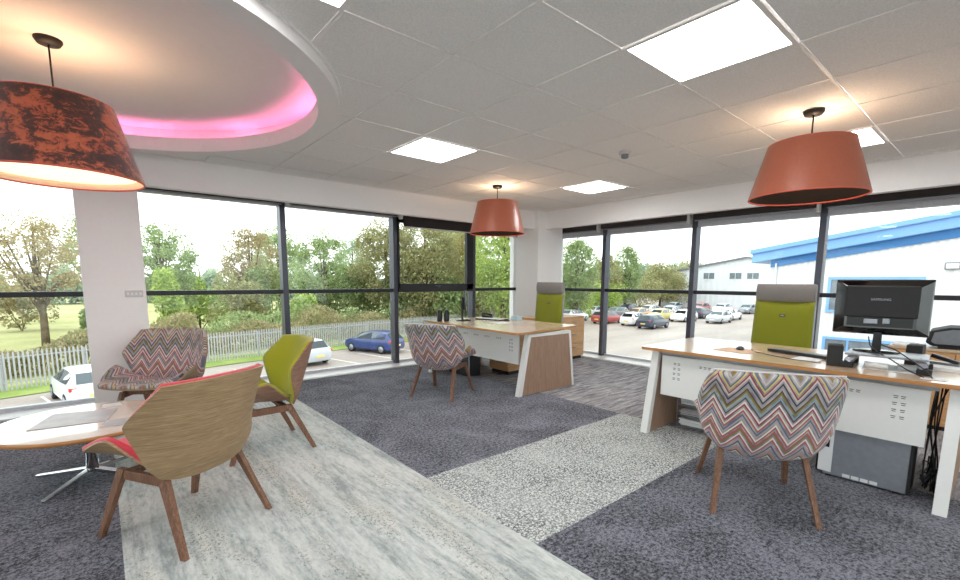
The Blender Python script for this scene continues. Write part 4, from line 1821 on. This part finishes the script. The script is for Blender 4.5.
tree(505, 196, 42, 44, 'bright', 'bright green dense tree left of the corner column', 9000, .18, .88, 11)
tree(458, 212, 60, 36, 'green', 'green tree in the middle of the opening window', 5200, .22, .82, 29)
tree(578, 236, 56, 24, 'green', 'green tree just right of the corner column', 5200, .2, .86, 12)
tree(606, 254, 70, 20, 'olive', 'olive tree behind the first window post right of the column', 3600, .22, .86, 13)
tree(628, 244, 74, 17, 'green', 'tall narrow green tree left of the white warehouse', 4200, .22, .88, 14)
tree(662, 262, 96, 24, 'olive', 'olive spreading tree beyond the parked cars', 3600, .28, .9, 15)
tree(690, 259, 104, 18, 'olive', 'olive tree next to the gable end of the white warehouse', 3000, .3, .9, 16)


def bush(px, toppy, d, hw_px, leaf, label, seed, n=2600, size=.16):
    rs = random.Random(seed)
    top = at(px, toppy, d)
    h = top.z - G
    ang_ = math.atan2(top.x, top.y) - YAW
    r = hw_px * d * math.cos(ang_) ** 2 / F
    blobs = []
    for k in range(12):
        br = r * rs.uniform(.3, .5)
        blobs.append(((rs.uniform(-.7, .7) * r, rs.uniform(-.5, .5) * r, rs.uniform(.2, .8) * h), (br, br, h * .25)))
    V, Fc = leaf_quads(blobs, n, size, rs)
    V = [Vector((v.x, v.y, min(max(v.z, .02), h))) for v in V]
    t = thing('bush', (top.x, top.y, G), 0, label, 'bush', 'bushes beyond the fence')
    mesh_obj('foliage', V, Fc, LM[leaf], t)
    bm = bmesh.new()
    for k in range(6):
        c = blobs[k][0]
        tube(bm, [(0, 0, 0), (c[0] * .5, c[1] * .5, c[2] * .5), c], [.05, .035, .012], 5)
    finish('stem', bm, 'bark', t)


bush(16, 281, 60, 40, 'scrub', 'low scrubby bush below the sparse brown tree', 41)
bush(100, 286, 44, 22, 'green', 'green bush at the left edge of the white column', 42)
bush(160, 264, 44, 26, 'bright', 'yellow-green bush below the pale green tree', 43, 3600)
bush(196, 262, 50, 30, 'bright', 'light green bush left of the reddish brown tree', 44, 3600)
bush(232, 268, 46, 30, 'olive', 'olive bush in front of the reddish brown tree', 45, 3600)
bush(270, 262, 50, 30, 'green', 'green bush at the foot of the first window post', 46, 3600)
bush(305, 292, 42, 16, 'bright', 'small bright bush above the lime chair', 47)
bush(322, 262, 50, 30, 'dark', 'dark bush below the middle green tree', 48, 4200)
bush(362, 264, 48, 30, 'dark', 'dark bush left of the second window post', 49, 4200)
bush(405, 262, 46, 30, 'dark', 'dark bush behind the second window post', 50, 4200)
bush(440, 266, 44, 30, 'green', 'green bush below the opening window frame', 51, 4200)
bush(480, 260, 46, 34, 'olive', 'olive bush behind the far monitor', 52, 4200)
bush(520, 262, 44, 30, 'bright', 'bright green bush at the left face of the corner column', 53, 4200)
bush(575, 276, 58, 22, 'bright', 'bright green bush right of the corner column', 54, 3600)
bush(605, 278, 66, 24, 'bright', 'bright green bush behind the window post by the corner', 55, 3600)
bush(640, 272, 86, 26, 'olive', 'olive bush behind the rows of parked cars', 56, 3600)
bush(675, 272, 92, 22, 'olive', 'olive bush left of the window post by the warehouse', 57, 3200)


def hedge(name, pts, w, h, n, leaf, label, seed, size=.13):
    rs = random.Random(seed)
    V, Fc = [], []
    for a, b in zip(pts[:-1], pts[1:]):
        a, b = Vector(a), Vector(b)
        L = (b - a).length
        m_ = int(n * L / 20)
        for _ in range(m_):
            p = a.lerp(b, rs.random())
            hh = h * (.75 + .35 * math.sin(p.x * .9 + seed) * math.sin(p.x * .37))
            z = G + hh * rs.random() ** .6
            q = Vector((p.x, p.y + rs.uniform(0, w), z))
            aa = Vector((rs.gauss(0, .7), rs.gauss(0, .7), rs.gauss(0, 1))).normalized()
            bb = aa.cross(Vector((rs.gauss(0, 1), rs.gauss(0, 1), rs.gauss(0, 1)))).normalized()
            s = size * rs.uniform(.6, 1.3)
            i = len(V)
            V += [q - aa * s, q + bb * s * .5, q + aa * s, q - bb * s * .5]
            Fc.append((i, i + 1, i + 2, i + 3))
    tag(mesh_obj(name, V, Fc, LM[leaf]), label, 'undergrowth', kind='stuff')


hedge('undergrowth', [(-16, 29.6), (-3.5, 31.0), (4.6, 32.6)], 2.6, 2.6, 12000, 'scrub', 'low green undergrowth growing behind the palisade fence at the left', 61)
hedge('undergrowth', [(4.6, 32.6), (13.4, 34.2), (20.7, 35.2), (45, 40)], 3.0, 2.7, 8000, 'scrub', 'tall scrubby undergrowth behind the fence and parked cars', 62)
hedge('undergrowth', [(4.6, 34.5), (13.4, 36.2), (20.7, 37.2), (45, 42)], 2.6, 3.3, 4500, 'green', 'greener second line of undergrowth below the trees', 63)
hedge('undergrowth', [(45, 41), (85, 50)], 4, 4.0, 7000, 'olive', 'dark undergrowth behind the farthest fence', 64, .2)
hedge('treeline', [(60, 95), (150, 60)], 8, 10, 9000, 'hazy', 'hazy distant treeline on the horizon left of the white warehouse', 65, .5)
hedge('treeline', [(-60, 120), (60, 110)], 8, 7, 5000, 'hazy', 'hazy distant treeline on the horizon beyond the meadow', 66, .6)

# ---------------- cars
ST = [  # x, half width, z bottom, z belt, z top, half width of the top
    (-2.06, .70, .38, .78, .80, .66), (-2.0, .80, .27, .93, .96, .72), (-1.86, .84, .22, .98, 1.12, .66), (-1.55, .86, .20, .98, 1.38, .62), (-1.15, .875, .20, .97, 1.45, .62),
    (-.45, .88, .20, .95, 1.47, .63), (.15, .88, .20, .94, 1.44, .62), (.50, .88, .20, .94, 1.34, .62), (1.02, .87, .20, .94, 1.0, .70), (1.5, .86, .20, .88, .93, .70), (1.9, .80, .24, .74, .80, .62), (2.08, .66, .32, .62, .66, .5)]


def car_proto():
    t = thing('parked_car', (0, 0, G), 0, 'x', 'car', 'parked cars outside')
    bm = bmesh.new()
    rings = []
    for x, w, zb, ze, zt, wt in ST:
        half = [(0, zb), (w * .86, zb), (w, zb + .12), (w * 1.0, (zb + ze) / 2 + .05), (w * .96, ze), (wt, zt - .035), (wt * .75, zt), (0, zt + .012)]
        ring = [bm.verts.new((x, y, z)) for y, z in half] + [bm.verts.new((x, -y, z)) for y, z in reversed(half[1:-1])]
        rings.append(ring)
    n = len(rings[0])
    for A, C in zip(rings[:-1], rings[1:]):
        for k in range(n):
            bm.faces.new((A[k], A[(k + 1) % n], C[(k + 1) % n], C[k]))
    bm.faces.new(list(reversed(rings[0])))
    bm.faces.new(rings[-1])
    bmesh.ops.recalc_face_normals(bm, faces=bm.faces[:])
    body = finish('body', bm, 'white_metal', t, smooth=True)
    md = body.modifiers.new('e', 'EDGE_SPLIT')
    md.split_angle = math.radians(38)

    def P(i, k, off=.012):
        x, w, zb, ze, zt, wt = ST[i]
        return {'belt': Vector((x, w * .96 + off, ze + .03)), 'roof': Vector((x, wt + off, zt - .05))}[k]

    def glass(name, loops):
        bm = bmesh.new()
        for l in loops:
            vs = [bm.verts.new(p) for p in l]
            bm.faces.new(vs)
        r_ = bmesh.ops.solidify(bm, geom=bm.faces[:], thickness=.01)
        bmesh.ops.recalc_face_normals(bm, faces=bm.faces[:])
        finish(name, bm, 'carglass', t)
    mir = lambda v: Vector((v.x, -v.y, v.z))
    for s in (1, -1):
        a = [[P(3, 'belt'), P(5, 'belt'), P(5, 'roof'), P(4, 'roof'), P(3, 'roof')], [P(5, 'belt') + Vector((.06, 0, 0)), P(8, 'belt') - Vector((.15, 0, 0)), P(7, 'roof'), P(6, 'roof'), P(5, 'roof') + Vector((.06, 0, 0))]]
        if s < 0:
            a = [[mir(p) for p in l] for l in a]
        for l in a:
            glass('side_window', [l])
    glass('rear_window', [[Vector((-1.965, -.60, 1.03)), Vector((-1.965, .60, 1.03)), Vector((-1.615, .54, 1.385)), Vector((-1.615, -.54, 1.385))]])
    glass('windscreen', [[Vector((1.04, -.64, .99)), Vector((1.04, .64, .99)), Vector((.56, .56, 1.35)), Vector((.56, -.56, 1.35))]])
    for sx in (-1.28, 1.30):
        for sy in (-1, 1):
            bm = bmesh.new()
            tube(bm, [(sx, sy * .70, .31), (sx, sy * .885, .31)], .31, 20)
            w = finish('wheel', bm, 'tyre', t)
            bm = bmesh.new()
            tube(bm, [(sx, sy * .88, .31), (sx, sy * .895, .31)], .2, 16)
            finish('hub_cap', bm, 'silver', w)
    for sy in (-1, 1):
        finish('tail_lamp', B(-2.02, -1.9, sy * .70 - .13, sy * .70 + .13, .78, .92), 'taillight', t, bevel=.02)
        finish('head_lamp', B(1.80, 2.0, sy * .60 - .14, sy * .60 + .14, .62, .73), 'headlight', t, bevel=.02)
    finish('rear_plate', B(-2.085, -2.06, -.26, .26, .50, .62), 'plate_y', t)
    finish('front_plate', B(2.075, 2.095, -.26, .26, .42, .53), 'plate_w', t)
    return t


proto = car_proto()
PAINT = {}
for nm, c in dict(white=(238, 240, 242), silver=(190, 194, 200), blue=(44, 62, 118), navy=(54, 62, 84), red=(172, 72, 72), grey=(128, 132, 140), yellow=(222, 204, 122), orange=(212, 162, 128), black=(44, 46, 52), green=(160, 184, 176)).items():
    PAINT[nm] = plain(nm + '_car_paint', c, .3, noise_amt=.01, coat=.6)
CARS = [
    (-.72, 23.95, 101, 'white', 'white car seen from behind through the window left of the white column'),
    (8.9, 27.3, 104, 'silver', 'silver hatchback behind the lime chair'),
    (14.3, 28.35, 113, 'blue', 'blue car parked by the window post right of the lime chair'),
    (27.2, 11.5, 112, 'green', 'pale green car whose roof shows just above the near desk'),
    (44.6, 34.8, 4, 'white', 'white car at the left end of the nearest row'),
    (45.4, 30.6, -2, 'red', 'red car behind the window post in the nearest row'),
    (46.0, 27.3, 2, 'white', 'white hatchback beside the dark one in the nearest row'),
    (44.6, 24.4, 0, 'navy', 'dark hatchback at the right end of the nearest row'),
    (52.6, 37.6, 182, 'silver', 'silver car left in the second row'),
    (53.2, 34.6, 178, 'grey', 'grey car in the second row left of the orange one'),
    (53.6, 31.6, 180, 'orange', 'orange car in the second row'),
    (54.2, 28.8, 181, 'yellow', 'yellow car in the second row'),
    (55.2, 26.2, 179, 'white', 'white car in the second row left of the window post'),
    (56.6, 22.6, 182, 'silver', 'silver car in the second row right of the window post'),
    (62.4, 23.6, 0, 'white', 'white car behind the silver one right of the window post'),
    (61.8, 41.0, 2, 'silver', 'silver car at the left of the third row'),
    (62.0, 37.6, 0, 'navy', 'dark car in the third row'),
    (62.4, 34.4, 0, 'white', 'white car in the third row behind the yellow car'),
    (62.2, 31.0, 3, 'silver', 'silver car in the third row near the window post'),
    (62.4, 27.2, 0, 'navy', 'dark car in the third row by the window post'),
    (74.0, 37.0, 180, 'grey', 'grey car in the distance left of the window post'),
    (75.0, 33.0, 180, 'red', 'red car far off below the warehouse gable'),
    (75.6, 29.8, 180, 'white', 'white car far off below the warehouse windows'),
    (77.0, 26.6, 180, 'grey', 'grey car far off next to the distant dark one'),
    (79.0, 23.4, 180, 'black', 'black car far off just left of the near green chair'),
]
for k, (x, y, a, c, lab) in enumerate(CARS):
    if k == 0:
        o = proto
        o.location = (x, y, G)
        o.rotation_euler.z = math.radians(a)
        o['label'] = lab
    else:
        o = dup(proto, (x, y, G), math.radians(a), lab)
    b = [q for q in o.children if q.name.startswith('body')][0]
    b.material_slots[0].link = 'OBJECT'
    b.material_slots[0].material = PAINT[c]

# two small signs among the cars
for (px, d, lab) in ((700, 68, 'small white sign on a post left among the distant cars'), (735, 66, 'small white sign on a post right among the distant cars')):
    p = at(px, 305, d)
    t = thing('car_park_sign', (p.x, p.y, G), math.radians(-58), lab, 'sign')
    bm = bmesh.new()
    tube(bm, [(0, 0, 0), (0, 0, 1.5)], .05, 8)
    finish('post', bm, 'slatedark', t)
    finish('sign_board', B(-.32, .32, -.075, -.05, .95, 1.45), 'plate_w', t)
    finish('border', B(-.34, .34, -.049, -.04, .93, 1.47), 'red', t)

# ---------------- white warehouse with a gable
XB = 88.0
def az(px, py, X):
    v = fw + r2 * ((px - PXX) / F) - u2 * ((py - PYY) / F)
    k = X / v.x
    return Vector((X, v.y * k, HC + v.z * k))
a, b, c = az(690, 268.5, XB), az(747, 257.5, XB), az(800, 266, XB)
t = thing('warehouse', (XB, b.y, G), 0, 'white warehouse with shallow gable and small dark windows beyond the car park', 'building')
bm = bmesh.new()
pts = [(0, a.y + 6 - b.y, 0), (0, a.y + 6 - b.y, a.z - G - 1.0), (0, 0, b.z - G), (0, c.y - 6 - b.y, c.z - G - 1.0), (0, c.y - 6 - b.y, 0)]
prism(bm, pts, (22, 0, 0))
finish('wall', bm, 'clad2', t)
bm = bmesh.new()
for p, q in ((pts[1], pts[2]), (pts[2], pts[3])):
    bar(bm, (-.2, p[1], p[2] + .05), (-.2, q[1], q[2] + .05), (.5, .28), (.5, .28), (1, 0, 0))
finish('roof_edge', bm, 'roofgrey', t)
for px0, px1 in ((704, 714), (730, 741), (747.5, 758.5), (772, 782)):
    p, q = az(px0, 273, XB), az(px1, 279, XB)
    p2 = az(px0, 279, XB)
    z0, z1 = p2.z - G, p.z - G
    w = finish('window', B(-.06, .02, q.y - b.y, p.y - b.y, z0, z1), 'winext', t)
    bm = bmesh.new()
    mid = (q.y + p.y) / 2 - b.y
    box(bm, -.1, -.05, mid - .03, mid + .03, z0, z1)
    box(bm, -.1, -.05, q.y - b.y, p.y - b.y, z0 - .1, z0)
    finish('window_bar', bm, 'plate_w', w)

# ---------------- near white unit with the blue roof
XC = 36.0
eave, far_ = az(771, 263.5, XC), az(960, 232, XC)
rl, rr_ = az(755, 256, XC), az(960, 216, XC)
slope = (far_.z - eave.z) / (eave.y - far_.y)
yc = eave.y
L = 24
t = thing('industrial_unit', (XC, yc, G), 0, 'white ribbed industrial unit with light blue roof edge at the right', 'building')
ez = eave.z - G
bm = bmesh.new()
prism(bm, [(0, 0, 0), (0, 0, ez), (0, -L, ez + slope * L), (0, -L, 0)], (25, 0, 0))
finish('wall', bm, 'clad', t)
th = (rl.z - G + slope * (rl.y - yc)) - ez
bm = bmesh.new()
y0 = rl.y - yc
prism(bm, [(-.55, y0, ez - slope * y0 + .22), (-.55, y0, ez - slope * y0 + .95), (-.55, -L, ez + slope * L + .95), (-.55, -L, ez + slope * L + .22)], (26, 0, 0))
finish('roof_fascia', bm, 'blue', t, bevel=.03)
bm = bmesh.new()
prism(bm, [(-.75, y0 + .1, ez - slope * y0 + .80), (-.75, y0 + .1, ez - slope * y0 + 1.12), (-.75, -L, ez + slope * L + 1.12), (-.75, -L, ez + slope * L + .80)], (26.2, 0, 0))
finish('roof_gutter', bm, 'blue', t, bevel=.05)
bm = bmesh.new()
prism(bm, [(-.12, -.02, ez - .28), (-.12, -.02, ez + .3), (-.12, -L, ez + slope * L + .3), (-.12, -L, ez + slope * L - .28)], (.1, 0, 0))
finish('flashing', bm, 'bluedk', t)
for (p0, p1, q0, q1) in ((829, 926, 277, 312), (823, 905, 336, 372)):
    A, C = az(p0, q0, XC), az(p1, q0, XC)
    D = az(p0, q1, XC)
    ya, yb_ = A.y - yc, C.y - yc
    za, zb_ = A.z - G, D.z - G
    f = bmesh.new()
    for u0, u1, v0, v1 in ((yb_, ya, za - .16, za), (yb_, ya, zb_, zb_ + .16), (ya - .16, ya, zb_ + .16, za - .16), (yb_, yb_ + .16, zb_ + .16, za - .16)):
        box(f, -.12, .02, u0, u1, v0, v1)
    for k in (1, 2):
        yy = yb_ + (ya - yb_) * k / 3
        box(f, -.1, .0, yy - .05, yy + .05, zb_ + .16, za - .16)
    fr_ = finish('window_frame', f, 'blue', t)
    finish('pane', B(-.06, .02, yb_ + .1, ya - .1, zb_ + .1, za - .1), 'winext', fr_)
A = az(953, 266, XC)
bm = bmesh.new()
rbox(bm, -.12, A.y - yc, A.z - G - .2, A.z - G + .2, .2, .62)
wl = finish('wall_lamp', bm, 'roofgrey', t, bevel=.04)
bm = bmesh.new()
rbox(bm, -.225, A.y - yc, A.z - G - .13, A.z - G + .13, .02, .5)
finish('lamp_glass', bm, 'plate_w', wl)
bm = bmesh.new()
tube(bm, [(-.12, -.35, 0), (-.12, -.35, ez)], .06, 8)
finish('downpipe', bm, 'plate_w', t)
